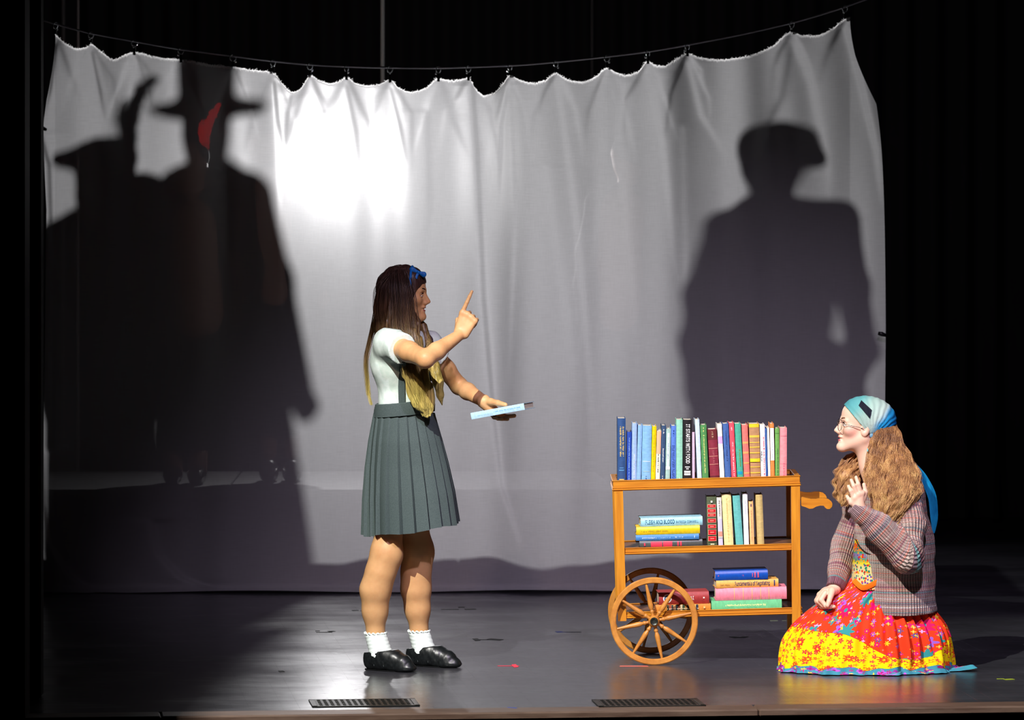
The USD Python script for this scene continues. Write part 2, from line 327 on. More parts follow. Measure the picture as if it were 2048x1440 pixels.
sheet_nodes = {'g': ('geometry', {}), 'm': ('mapping', {'scale': (14, 1, 330)}), 'n': ('noise_texture', {'scale': 1.0, 'detail': 3, 'roughness': 0.7}),
    'm2': ('mapping', {'scale': (330, 1, 14)}), 'n2': ('noise_texture', {'scale': 1.0, 'detail': 3, 'roughness': 0.7}),
    'w': ('mix', {'mix_type': 'mix', 'fac': 0.4}), 'r': ('rgb_ramp', {'ramp': [(0.3, (0.50, 0.50, 0.505)), (0.7, (0.68, 0.68, 0.69))]}),
    'd': ('diffuse_bsdf', {}), 'tl': ('translucent_bsdf', {}), 'tr': ('transparent_bsdf', {'color': (1, 1, 1)}), 'rf': ('refraction_bsdf', {'roughness': 0.72, 'IOR': 1.28, 'color': (0.9, 0.9, 0.9), 'distribution': 'ggx'}),
    'a': ('mix_closure', {'fac': 0.52}), 'b': ('mix_closure', {'fac': 0.038}), 'c': ('mix_closure', {'fac': 0.17})}
sheet_mat = mat('muslin', sheet_nodes, [('g.position', 'm.vector'), ('m.vector', 'n.vector'), ('g.position', 'm2.vector'), ('m2.vector', 'n2.vector'), ('n.color', 'w.color1'), ('n2.color', 'w.color2'), ('w.color', 'r.fac'),
    ('r.color', 'd.color'), ('r.color', 'tl.color'), ('d.BSDF', 'a.closure1'), ('tl.BSDF', 'a.closure2'), ('a.closure', 'b.closure1'), ('rf.BSDF', 'b.closure2'), ('b.closure', 'c.closure1'), ('tr.BSDF', 'c.closure2')], surface='c.closure')
from scipy.interpolate import PchipInterpolator
# top edge: points between the clips, (px, py)
edge = [(111, 70), (130, 88), (155, 99), (170, 97), (182, 90), (200, 103), (229, 121), (248, 112), (269, 106), (300, 113), (330, 119), (362, 121), (415, 130), (466, 136), (500, 141), (546, 147), (566, 170), (585, 186), (602, 178), (620, 153), (640, 163), (660, 169), (678, 164), (693, 156), (710, 168), (735, 173), (760, 170), (780, 161), (798, 178), (823, 186), (850, 178), (877, 159), (890, 161), (905, 163), (925, 160), (937, 157), (952, 180), (970, 193), (990, 186), (1005, 170), (1020, 153), (1040, 162), (1066, 168), (1090, 162), (1112, 148), (1130, 158), (1160, 166), (1190, 156), (1214, 137), (1230, 146), (1250, 152), (1275, 145), (1296, 124), (1312, 133), (1325, 134), (1350, 122), (1375, 109), (1400, 117), (1440, 121), (1490, 115), (1540, 97), (1584, 66), (1605, 73), (1630, 73), (1660, 62), (1690, 40), (1700, 36)]
ex_, ey_ = np.array(edge, float).T
lx = lambda y: np.interp(y, [36, 70, 130, 200, 255, 300, 420, 600, 1000, 1185], [111, 111, 98, 84, 79, 84, 92, 91, 85, 83])
rx = lambda y: np.interp(y, [36, 110, 208, 300, 650, 1000, 1185], [1700, 1722, 1769, 1771, 1772, 1768, 1766])
NU, NV = 1300, 300
uu = np.linspace(0, 1, NU); vv = np.r_[np.linspace(0, 0.25, 110, endpoint=False), np.linspace(0.25, 1, NV - 110)]
topx = 111 + uu * (1700 - 111); topy = PchipInterpolator(ex_, ey_)(topx)
frng = np.random.default_rng(11); topy = topy + frng.normal(0, 0.7, NU)
boty = 1184 - 4 * uu + 2.0 * np.sin(uu * 19)
PY = topy[None] + (boty - topy)[None] * vv[:, None]
PX = lx(PY) + (rx(PY) - lx(PY)) * uu[None]
blend = np.exp(-((PY - topy[None]) / 120.0)); PX = PX * (1 - blend) + topx[None] * blend
edgew = np.clip(uu, 0, 1)
D = np.zeros_like(PX)
for k, (wl, am, ph) in enumerate([(310, .030, .3), (190, .018, 1.9), (122, .012, .7), (83, .006, 2.2), (520, .04, 4.0)]):
    D += am * np.sin(2 * np.pi * (PX + 14 * np.sin(PY / 260 + k)) / wl + ph) * np.clip(1.15 - 0.85 * (PY / 1185), 0.28, 1)
def crease(path, a, w, taper=True):
    p = np.array(path, float); xx = np.interp(PY, p[:, 1], p[:, 0]); d = (PX - xx) / w
    y0, y1 = p[0, 1], p[-1, 1]; e = np.clip((PY - y0 + 4) / 10, 0, 1) * np.clip((y1 - PY) / (0.45 * (y1 - y0)), 0, 1) if taper else np.clip((PY - y0 + 4) / 10, 0, 1) * np.clip((y1 - PY) / 60 + 1, 0, 1)
    return 0.55 * a * np.tanh(1.6 * d) * np.exp(-(d / 4.5) ** 2) * e
# folds falling from the clips, and the long lines of the cloth
for i, (px, py) in enumerate(clips):
    q = crng.uniform
    for sgn in (-1, 1):
        for L in (60, 130):
            D += crease([(px + sgn * 3, py), (px + sgn * (10 + L * q(.12, .3)), py + L * q(.5, .7)), (px + sgn * (16 + L * q(.2, .38)), py + L * q(1.0, 1.5))], sgn * q(.006, .013), q(7, 12))
for path, a, w in [
    ([(945, 165), (955, 300), (968, 600), (985, 800), (1003, 970), (1040, 1085), (1100, 1150)], .058, 9), ([(1018, 165), (1003, 250), (998, 420)], .02, 7), ([(1020, 165), (1032, 420), (1016, 800)], .014, 9),
    ([(548, 160), (556, 240), (573, 335)], .026, 7), ([(548, 160), (560, 420), (566, 700)], .008, 7), ([(583, 190), (575, 230), (570, 300)], -.012, 6), ([(1114, 160), (1150, 420), (1180, 760), (1190, 1000)], .018, 12), ([(1214, 150), (1225, 330), (1262, 560), (1280, 800)], .016, 14), ([(1090, 330), (1130, 620), (1160, 860)], .014, 16), ([(1240, 160), (1200, 420), (1180, 560)], .013, 14),
    ([(1300, 140), (1330, 330), (1350, 560)], .016, 12), ([(1376, 120), (1402, 230), (1465, 330)], .02, 12), ([(1584, 80), (1565, 190), (1500, 330)], -.022, 16), ([(1586, 80), (1625, 170), (1655, 330), (1660, 420)], .03, 14), ([(1692, 52), (1720, 160), (1752, 300), (1765, 420)], .045, 9), ([(183, 100), (200, 180), (212, 250)], .022, 7), ([(113, 85), (101, 180), (86, 250)], .02, 6), ([(80, 262), (98, 330), (104, 520), (100, 900)], .03, 9),
    ([(780, 172), (800, 250), (815, 330)], .016, 7), ([(693, 168), (712, 260), (720, 340)], .014, 7), ([(270, 118), (262, 190), (245, 250)], -.016, 9), ([(855, 220), (860, 420), (838, 560)], .012, 12), ([(1365, 250), (1372, 560), (1375, 800)], .010, 14)]:
    D += crease(path, a, w)
# curved drag folds at the foot
for path, a, w in [([(84, 900), (88, 1010), (100, 1090), (140, 1150), (185, 1184)], .035, 10), ([(300, 1040), (320, 1110), (362, 1155), (440, 1184)], .03, 12), ([(1500, 900), (1560, 1100), (1640, 1180)], .012, 14)]:
    D += crease(path, a, w, taper=False)
low = np.clip((PY - 960) / 225, 0, 1) ** 1.5
D += low * (0.006 * np.sin(PX / 70.0) + 0.02 * np.sin(PX / 155 + 1.0)) - low * 0.06 * np.exp(-((PX - 1085) / 70) ** 2)
D += -0.06 * np.clip((PY - 1168) / 17, 0, 1) ** 2
D += 0.05 * np.clip((PX - 1700) / 70, 0, 1) * np.clip((PY - 40) / 160, 0, 1) + 0.03 * np.clip((110 - PX) / 30, 0, 1)
Yg = SY + D; Sg = (Yg - CAMY) / FPX
Vg = np.stack([(PX - 1024) * Sg, Yg, np.maximum(CAMZ - (PY - HOR) * Sg, 0.004)], -1)
sheet = thing('sheet', 'large white muslin sheet clipped to a wire, glowing with shadows of people', 'sheet', S(930, 1180))
obj('cloth', trimesh.Trimesh(Vg.reshape(-1, 3), grid_faces(NV, NU), process=False), sheet_mat, sheet, smooth=True)
hem_mat = mat('frayed_thread', {'d': ('diffuse_bsdf', {'color': (0.95, 0.95, 0.93)}), 'tl': ('translucent_bsdf', {'color': (0.98, 0.98, 0.97)}), 'a': ('mix_closure', {'fac': 0.93})}, [('d.BSDF', 'a.closure1'), ('tl.BSDF', 'a.closure2')], surface='a.closure')
hr_ = np.stack([Vg[0] + [0, -.0015, 1] * np.c_[np.zeros(NU), np.ones(NU), z_] for z_ in (-.006 + frng.normal(0, .0008, NU), .003 + .003 * frng.random(NU))])
obj('frayed_hem', trimesh.Trimesh(hr_.reshape(-1, 3), grid_faces(2, NU), process=False), hem_mat, sheet, smooth=True)
th = [];
for i in range(0, NU, 2):
    for _ in range(2):
        p = Vg[0, i]; d = np.array([frng.normal(0, .004), frng.normal(0, .003), frng.uniform(.001, .008)]); th.append(np.array([p, p + d * .6 + [0, 0, .001], p + d * 1.1]))
curves('loose_thread', th, [np.full(3, 0.0014)] * len(th), hem_mat, sheet)
# clamps on the side edges
for (px, py, sd, lab) in ((84, 257, 1, 'dark clamp gripping the left edge of the sheet'), (1764, 669, -1, 'dark clamp gripping the right edge of the sheet')):
    c = S(px, py, -0.02); t = thing('edge_clamp', lab, 'clamp', c)
    obj('handle', tube([c + [-.018, 0, .006], c + [0, 0, .002], c + [.022, 0, -.006]], [.008, .011, .006], 8), clip_metal, t, smooth=True)
    obj('jaw', box(c + [0.0, 0.02, 0], (0.022, 0.03, 0.010), 0.002), clip_metal, t)
# pipes and ropes hanging behind and beside the sheet
def hanging(name, px, Y, r, c, lab, cat, z0, rough=0.5, metal=0.0):
    x = P(px, 0, Y)[0]; obj(name, tube([(x, Y, z0), (x, Y, (z0 + 4.6) / 2), (x, Y, 4.6)], r, 14), plain(c, rough, 0.4, metal), smooth=30, label=lab, cat=cat)
hanging('hanging_pipe', 765, 6.0, 0.011, (236, 244, 240), 'pale grey vertical pipe behind the middle of the sheet', 'pipe', 0.003)
hanging('hanging_pipe', 156, 6.6, 0.007, (210, 208, 208), 'thin grey vertical pipe behind the left corner of the sheet', 'pipe', 0.003)
hanging('hanging_pipe', 126, 6.6, 0.011, (120, 122, 124), 'dark vertical pipe behind the left corner of the sheet', 'pipe', 0.003)
hanging('hanging_rope', 1184, 7.2, 0.008, (110, 110, 112), 'faint dark rope hanging at the back right of centre', 'rope', 0.003)

# ------------------------------------------------------------------ platform, lamp and the people behind the sheet
plat_mat = mottled('platform_paint', (58, 58, 60), (76, 76, 78), (6, 6, 6), 0.6, 0.3)
pf = thing('platform', 'low grey platform behind the sheet that the hidden people stand on', 'platform', (0, 3.6, 0))
for x0, x1 in ((-2.35, -1.35), (-1.345, -0.35), (-0.345, 0.65), (0.655, 1.66)):
    obj('deck_panel', box(((x0 + x1) / 2, 4.25, 0.43), (x1 - x0, 1.3, 0.04), 0.004), plat_mat, pf)
    obj('skirting_panel', box(((x0 + x1) / 2, 3.63, 0.2065), (x1 - x0, 0.02, 0.405)), black, pf)
    for xx in (x0 + .06, x1 - .06): obj('leg', box((xx, 4.82, 0.2065), (0.05, 0.05, 0.405)), black, pf)
lt = thing('stage_lamp', 'bright lamp on a stand behind the sheet, seen as the glowing spot', 'lamp', (LAMP[0], LAMP[1], 0))
aim = np.array([0.32, -1, -0.12]); aim /= np.linalg.norm(aim); Rl = frame(-aim, [0, 0, 1.0])
can = lathe([(0.056, -0.02), (0.06, -0.02), (0.075, 0.03), (0.075, 0.2), (0.05, 0.24), (0.0, 0.24), (0.0, 0.235), (0.05, 0.232), (0.068, 0.2), (0.068, 0.03), (0.056, 0.012)], 28)
Rz = np.stack([Rl[:, 1], Rl[:, 2], Rl[:, 0]], 1)
obj('housing', xf(can, Rz, LAMP), clip_metal, lt, smooth=30)
obj('yoke', cat_([tube([LAMP + Rl @ [.1, s * .085, 0], LAMP + Rl @ [.1, s * .085, -.13]], .008, 8) for s in (-1, 1)] + [tube([LAMP + Rl @ [.1, -.085, -.13], LAMP + Rl @ [.1, .085, -.13]], .008, 8)]), clip_metal, lt, smooth=30)
ft = LAMP + Rl @ [.1, 0, -.13]
obj('pole', tube([ft, [ft[0], ft[1], 0.35]], .014, 12), clip_metal, lt, smooth=30)
for a in (0.5, 2.6, 4.7): obj('leg', tube([[ft[0], ft[1], 0.42], [ft[0] + .35 * math.cos(a), ft[1] + .35 * math.sin(a), 0.012]], .011, 8), clip_metal, lt, smooth=30)

def shadow(Yp):
    s = (LAMP[1] - Yp) / (LAMP[1] - SY)
    def f(px, py, dy=0.0): return LAMP + (S(px, py) - LAMP) * (s - dy / (LAMP[1] - SY))
    return f, s * (SY - CAMY) / FPX
def field_for(pts, res=0.009, pad=0.22):
    p = np.array(pts); lo, hi = p.min(0) - pad, p.max(0) + pad
    return Field(*[np.arange(l, h + res, res) for l, h in zip(lo, hi)])
coat_mat = plain((30, 29, 32), 0.8, 0.2, name='dark_coat'); hat_mat = plain((22, 20, 22), 0.8, 0.2, name='dark_felt')
skin_back = plain((150, 105, 85), 0.6, 0.3, name='shaded_skin'); shoe_mat = plain((20, 20, 20), 0.25, 0.6, name='shiny_shoe')
PZ = 0.4505
def silhouette(label, Yp, body, coat, hat, legs, sg=1, extra=None):
    f, k = shadow(Yp); o = f(*legs[0]); o = np.array([o[0], Yp, PZ]); t = thing('person', label, 'person', o)
    def run(rows, res, cutz=None):
        pts = [f(*q) for r in rows for q in r[0]]; F = field_for(pts, res, max(max(r[1]) for r in rows) * k + .05)
        for r in rows: F.chain([f(*q) for q in r[0]], [x * k for x in r[1]], 0.03, flat=r[2] if len(r) > 2 else None)
        if cutz: F.cut((0, 0, cutz), (0, 0, -1))
        return F.mesh()
    zl = [(q, ) for q in legs]
    body = body + [([(q[0], q[1]), (q[0], 1345)], [40, 26]) for q in legs]
    obj('body', run(body, .008, PZ + 0.03), skin_back, t, smooth=True)
    obj('coat', run(coat, .008, PZ + 0.012), coat_mat, t, smooth=True)
    obj('hat', run(hat, .006), hat_mat, t, smooth=True)
    for q in legs:
        c = f(q[0], q[1]); c = np.array([c[0], Yp, PZ]); F = field_for([c + [-.1, -.2, 0], c + [.1, .1, .12]], .006, .05)
        F.chain([c + [0, .04, .055], c + [0, -.04, .04], c + [0, -.15, .03]], [.045, .042, .032], .02); F.cut(c + [0, 0, .001], (0, 0, -1)); obj('shoe', F.mesh(), shoe_mat, t, smooth=True)
    return t, f, k
yz = (0, 1, 0)
tA, fA, kA = silhouette('tall person in top hat and long coat, big dark shadow left of the bright spot', 4.2,
    body=[([(410, 240), (410, 285)], [56, 50]), ([(412, 315), (415, 380)], [38, 44]), ([(440, 420), (450, 800)], [80, 90]), ([(606, 775), (614, 812), (612, 822)], [20, 22, 12]), ([(408, 280), (408, 305)], [46, 36])],
    coat=[([(352, 376), (430, 358), (495, 378)], [40, 42, 36], (yz, .75)), ([(415, 420), (438, 700), (462, 1130)], [100, 130, 168], (yz, .6)), ([(508, 395), (548, 560), (598, 775)], [42, 40, 30])],
    hat=[([(412, 198), (413, 92)], [64, 67]), ([(345, 220), (490, 214)], [26, 26], ((0, 0, 1), .42)), ([(335, 222), (505, 213)], [16, 16], ((0, 0, 1), .5)), ([(415, 217), (420, 217)], [85, 85], ((0, 0, 1), .14))], legs=[(430, 1080), (510, 1080)])
tB, fB, kB = silhouette('person in a feathered cap, dark shadow at the far left of the sheet', 4.03,
    body=[([(212, 330), (214, 395)], [56, 52]), ([(214, 400), (222, 450)], [44, 46]), ([(225, 520), (225, 800)], [80, 90]), ([(205, 395), (205, 405)], [38, 34])],
    coat=[([(140, 484), (225, 450), (283, 388)], [44, 44, 44], (yz, .75)), ([(205, 500), (200, 760), (195, 1150)], [98, 100, 106], (yz, .55)), ([(128, 485), (112, 640), (125, 800)], [40, 36, 28]), ([(287, 450), (284, 640), (275, 780)], [40, 36, 28])],
    hat=[([(195, 322), (232, 318)], [40, 40]), ([(205, 308), (240, 300)], [26, 24]), ([(175, 318), (134, 320)], [27, 18], ((0, 1, 0), 2.0))], legs=[(160, 1080), (235, 1080)])
F = field_for([fB(300, 150), fB(262, 290)], .004, .06)
F.chain([fB(301, 152), fB(284, 182), fB(268, 215), fB(258, 250), fB(258, 290)], [6 * kB, 11 * kB, 14 * kB, 14 * kB, 14 * kB], .01); F.chain([fB(249, 198), fB(243, 235), fB(250, 285)], [4 * kB, 7 * kB, 7 * kB], .004); F.v += ((meshkit.noise(np.stack(np.meshgrid(*F.ax, indexing='ij'), -1) * [160, 40, 90], 4) - .5) * .016).astype(np.float32)
feather = mat('red_feather', {'d': ('diffuse_bsdf', {'color': lin((225, 40, 50))}), 'tl': ('translucent_bsdf', {'color': lin((255, 60, 70))}), 'a': ('mix_closure', {'fac': 0.6})}, [('d.BSDF', 'a.closure1'), ('tl.BSDF', 'a.closure2')], surface='a.closure')
obj('feather', F.mesh(), feather, tB, smooth=True, label='red feather standing up from the hat')
tC, fC, kC = silhouette('person in a flat cap and coat with one hand on hip, shadow right of centre', 3.98,
    body=[([(1540, 305), (1541, 335)], [50, 45]), ([(1543, 360), (1543, 420)], [29, 34]), ([(1530, 480), (1520, 800)], [80, 90]), ([(1735, 700), (1700, 722), (1672, 735)], [20, 20, 16])],
    coat=[([(1445, 450), (1540, 435), (1668, 432)], [28, 40, 34], (yz, .75)), ([(1540, 485), (1545, 600), (1535, 720)], [92, 92, 98], (yz, .7)), ([(1448, 460), (1424, 600), (1420, 700), (1428, 800)], [34, 38, 40, 40]), ([(1640, 470), (1660, 560)], [48, 40]), ([(1668, 450), (1700, 570), (1728, 700)], [34, 32, 30]), ([(1728, 700), (1705, 725), (1660, 745)], [30, 30, 34]), ([(1520, 740), (1545, 900), (1550, 1150)], [120, 145, 155], (yz, .6)), ([(1620, 770), (1655, 900), (1660, 1100)], [100, 108, 110], (yz, .6))],
    hat=[([(1547, 298), (1550, 300)], [55, 55]), ([(1575, 302), (1612, 315)], [46, 19]), ([(1606, 311), (1624, 320)], [20, 11])], legs=[(1500, 1080), (1600, 1080)])

# the front spotlight that lights the players: its shutters cut the beam above the sheet's foot and left of the girl
kt = thing('spotlight', 'black theatre spotlight with metal shutters, hung in front of the stage', 'spotlight', KEY)
kn = np.array([0.6, 0.0, 0.3]) - KEY; kn /= np.linalg.norm(kn)
def shutter(A, B, h):
    q = [KEY + (np.array(p, float) - KEY) * h / ((np.array(p, float) - KEY) @ kn) for p in (A, B)]; e = (q[1] - q[0]) / np.linalg.norm(q[1] - q[0])
    out = np.cross(e, kn); c = KEY + kn * h; out = out if out @ (q[0] - c) > 0 else -out; mid = (q[0] + q[1]) / 2
    pts = [mid + e * s * 0.16 + out * o + kn * z for s in (-1, 1) for o in (0, 0.14) for z in (0, 0.0015)]
    return trimesh.convex.convex_hull(np.array(pts))
obj('shutter', shutter((0.0, 1.5, 0), (2.2, 1.95, 0), 0.35), clip_metal, kt)
obj('shutter', shutter((-1.12, -1.4, 0), (-0.95, 1.0, 0), 0.36), clip_metal, kt)
kR = frame(-kn, [0, 0, 1.0]); kR = np.stack([kR[:, 1], kR[:, 2], kR[:, 0]], 1)
obj('housing', xf(lathe([(0.10, -0.34), (0.104, -0.34), (0.104, 0.12), (0.06, 0.16), (0, 0.16), (0, 0.155), (0.056, 0.155), (0.10, 0.117), (0.10, -0.34)], 24), kR, KEY), clip_metal, kt, smooth=30)
obj('yoke', tube([KEY + kR @ [-.12, 0, 0], KEY + [0, 0, .0] + kR @ [-.12, 0, .0] + [0, 0, .25], KEY + kR @ [.12, 0, 0] + [0, 0, .25], KEY + kR @ [.12, 0, 0]], .009, 8), clip_metal, kt, smooth=30)
obj('lighting_bar', tube([(-6, KEY[1], KEY[2] + .275), (6, KEY[1], KEY[2] + .275)], .024, 12), clip_metal, smooth=30, label='black lighting bar in front of the stage carrying the spotlight', cat='bar')
# ------------------------------------------------------------------ the tea cart
def wood(name, c1, c2, axis_scale, rough=0.38):
    return mat(name, {'t': ('texture_coordinate', {}), 'm': ('mapping', {'scale': axis_scale}), 'n': ('noise_texture', {'scale': 1.0, 'detail': 6, 'roughness': 0.62, 'distortion': 0.2}),
        'm2': ('mapping', {'scale': (28, 28, 28)}), 'n2': ('noise_texture', {'scale': 1.0, 'detail': 5, 'roughness': 0.7}), 'w': ('rgb_ramp', {'ramp': [(0, (0, 0, 0)), (0.70, (0, 0, 0)), (0.76, (.5, .5, .5)), (1, (.6, .6, .6))]}),
        'r': ('rgb_ramp', {'ramp': [(0.25, lin(c1)), (0.75, lin(c2))]}), 'x': ('mix', {'mix_type': 'mix', 'color2': lin((92, 52, 24))}),
        'b': ('bump', {'strength': 0.15, 'distance': 0.001}), 'p': ('principled_bsdf', {'roughness': rough, 'specular_ior_level': 0.45})},
        [('t.object', 'm.vector'), ('m.vector', 'n.vector'), ('n.fac', 'r.fac'), ('t.object', 'm2.vector'), ('m2.vector', 'n2.vector'), ('n2.fac', 'w.fac'), ('w.color', 'x.fac'), ('r.color', 'x.color1'), ('x.color', 'p.base_color'), ('n.fac', 'b.height'), ('b.normal', 'p.normal')])
wx = wood('cart_wood_lengthwise', (170, 96, 18), (214, 142, 36), (4, 60, 60)); wz = wood('cart_wood_upright', (174, 102, 20), (220, 150, 40), (60, 60, 4)); wheelw = wood('wheel_wood', (168, 102, 38), (214, 148, 66), (24, 24, 24)); wdark = wood('shelf_wood', (104, 66, 42), (136, 90, 58), (4, 40, 40))
TILT = math.radians(1.55); CO = P(1307, 1330, 0.0); CO[2] = 0.0
Rc = np.array([[math.cos(TILT), 0, -math.sin(TILT)], [0, 1, 0], [math.sin(TILT), 0, math.cos(TILT)]])
MC = np.eye(4); MC[:3, :3] = Rc; MC[:3, 3] = CO
def L(px, py, y): return Rc.T @ (P(px, py, y) - CO)          # pixel at depth y -> the cart's own axes
cart = thing('tea_cart', 'wooden tea cart with two big spoked wheels, loaded with books', 'cart', M=MC)
yf, yb = 0.035, 0.425                                         # front and back faces
x0, x1 = L(1226, 970, yf)[0], L(1600, 960, yf)[0]
zt = L(1226, 961.5, yf)[2]; zt2 = L(1226, 982, yf)[2]
def rail(a, b, zlo, zhi, th=0.016, m=wx, name='rail'):
    (ax, ay), (bx, by) = a, b; d = np.array([bx - ax, by - ay]); ln = np.linalg.norm(d); c = ((ax + bx) / 2, (ay + by) / 2, (zlo + zhi) / 2)
    s = (ln, th, zhi - zlo) if abs(d[0]) > abs(d[1]) else (th, ln, zhi - zlo)
    o = lambda e: (s[0] + e, s[1] + e, 0)
    g = cat_([box(c, s, .002), box((c[0], c[1], zlo + .004), (s[0] + .008, s[1] + .008, .006), .0025), box((c[0], c[1], zlo + .0115), (s[0] + .005, s[1] + .005, .005), .002), box((c[0], c[1], zhi - .0015), (s[0] + .006, s[1] + .006, .004), .0018)])
    return obj(name, g, m, cart)
def tier(xa, xb, zlo, zhi, floor_z, nm):
    obj(nm, box(((xa + xb) / 2, (yf + yb) / 2, floor_z - .006), (xb - xa - .012, yb - yf - .012, .012)), wdark, cart)
    rail((xa, yf + .008), (xb, yf + .008), zlo, zhi); rail((xa, yb - .008), (xb, yb - .008), zlo, zhi)
    rail((xa + .008, yf + .018), (xa + .008, yb - .018), zlo, zhi); rail((xb - .008, yf + .018), (xb - .008, yb - .018), zlo, zhi)
TOPF = zt - .016; tier(x0, x1, zt2, zt, TOPF, 'tray')
lg = [(L(1228, 985, yf)[0], L(1236, 1240, yf)[0]), (L(1582, 975, yf)[0], L(1584, 1230, yf)[0])]; lw = .036
mz, mz2 = L(1251, 1096.5, yf)[2], L(1251, 1110, yf)[2]; bz, bz2 = L(1257, 1224.5, yf)[2], L(1257, 1238, yf)[2]
mxa, mxb = lg[0][0] + .012, lg[1][0] + lw - .006
MIDF = mz - .005; BOTF = bz - .005
def shelf(zlo, zhi, F, nm):
    obj(nm, box(((mxa + mxb) / 2, (yf + yb) / 2, F - .005), (mxb - mxa - .01, yb - yf - .03, .010)), wdark, cart)
    for yy in (yf + .012, yb - .012): rail((mxa, yy), (mxb, yy), zlo, zhi, .012)
    for xx in (mxa + .006, mxb - .006): rail((xx, yf + .03), (xx, yb - .03), zlo, zhi, .012)
shelf(mz2, mz, MIDF, 'middle_shelf'); shelf(bz2, bz, BOTF, 'bottom_shelf')
for i, (xa, xb) in enumerate(lg):
    for yy in (yf + .012, yb - .012):
        zb = L(1245, 1242, yf)[2] if i == 0 else (0.002 - CO[2] - (xb + lw / 2) * math.sin(TILT)) / math.cos(TILT)
        if i: xb2 = xa + (xb - xa) * 1.35
        else: xb2 = xb
        h = np.array([[xa, zt2 - .001], [xa + lw, zt2 - .001], [xb2 + lw * .94, zb], [xb2, zb]])
        pts = [[q[0], yy + sg * .017, q[1]] for q in h for sg in (-1, 1)]; obj('leg', trimesh.convex.convex_hull(np.array(pts)), wz, cart)
# handles: scrolled arms fixed to the right hand legs
hp = [(1602, 992), (1612, 995.5), (1622, 997.5), (1632, 997.5), (1641, 995.8), (1650, 996), (1657, 998), (1662, 1002), (1664.5, 1007), (1663.5, 1013), (1659, 1017.5), (1653.5, 1017.5), (1649, 1014), (1647.5, 1011), (1640, 1010.5), (1632, 1012.5), (1625, 1016.5), (1618, 1017), (1610, 1013.5), (1602, 1011)]
from shapely.geometry import Polygon
for yy in (yf + .012, yb - .012):
    q = np.array([L(a, b, yf + .012) for a, b in hp])[:, [0, 2]]
    from scipy.interpolate import splprep, splev
    pg = Polygon(q).buffer(.006, 24).buffer(-.011, 24).buffer(.005, 24); m = trimesh.creation.extrude_polygon(pg, .034, engine='earcut')
    m.vertices = np.stack([m.vertices[:, 0], m.vertices[:, 2] - .017 + yy, m.vertices[:, 1]], 1); m.invert()
    obj('handle', m, wx, cart, smooth=35)
# wheels
RW = 0.1755
def wheel(yc, ph, wc):
    ax = np.array(wc); R = np.array([[1, 0, 0], [0, 0, -1], [0, 1, 0.0]])      # lathe axis z -> -y
    w = obj('wheel', xf(lathe([(RW - .021, -.0095), (RW - .024, -.006), (RW - .024, .006), (RW - .021, .0095), (RW - .004, .0095), (RW, .006), (RW, -.006), (RW - .004, -.0095)], 72, closed=True), R, ax), wheelw, cart, smooth=35)
    obj('hub', xf(lathe([(0, -.02), (.018, -.02), (.022, -.014), (.024, 0), (.022, .014), (.018, .02), (0, .02)], 28), R, ax), wheelw, w, smooth=40)
    obj('hub_cap', xf(lathe([(0, .021), (.007, .0215), (.009, .024), (.014, .026), (.0165, .022), (.0165, .012)], 24), R, ax), plain((62, 66, 60), 0.4, 0.5, 0.7, name='hub_metal'), w, smooth=40)
    prof = [(0, .018), (.0055, .018), (.0065, .026), (.0060, .032), (.0085, .036), (.0088, .041), (.0062, .045), (.0072, .050), (.0098, .056), (.0105, .066), (.0095, .085), (.0075, .115), (.0055, .14), (.0045, RW - .018), (0, RW - .018)]
    for i in range(8):
        a = math.radians(ph + 45 * i); d = np.array([math.cos(a), 0, math.sin(a)]); e = np.array([-math.sin(a), 0, math.cos(a)])
        obj('spoke', xf(lathe(prof, 12), np.stack([e, np.cross(d, e), d], 1), ax), wheelw, w, smooth=40)
wc = L(1308, 1242, 0.0); wheel(0, 10.5, (wc[0], 0.0, RW)); wheel(0, 32, (wc[0], 0.455, RW))
obj('axle', tube([(wc[0], .012, RW), (wc[0], .443, RW)], .009, 12), plain((50, 48, 44), 0.5, 0.5, 0.6), cart, smooth=30)
for yy in (yf + .05, yb - .05): obj('axle_bracket', box((wc[0], yy, (RW + bz2) / 2 + .004), (.03, .014, abs(bz2 - RW) + .022), .002), wz, cart)

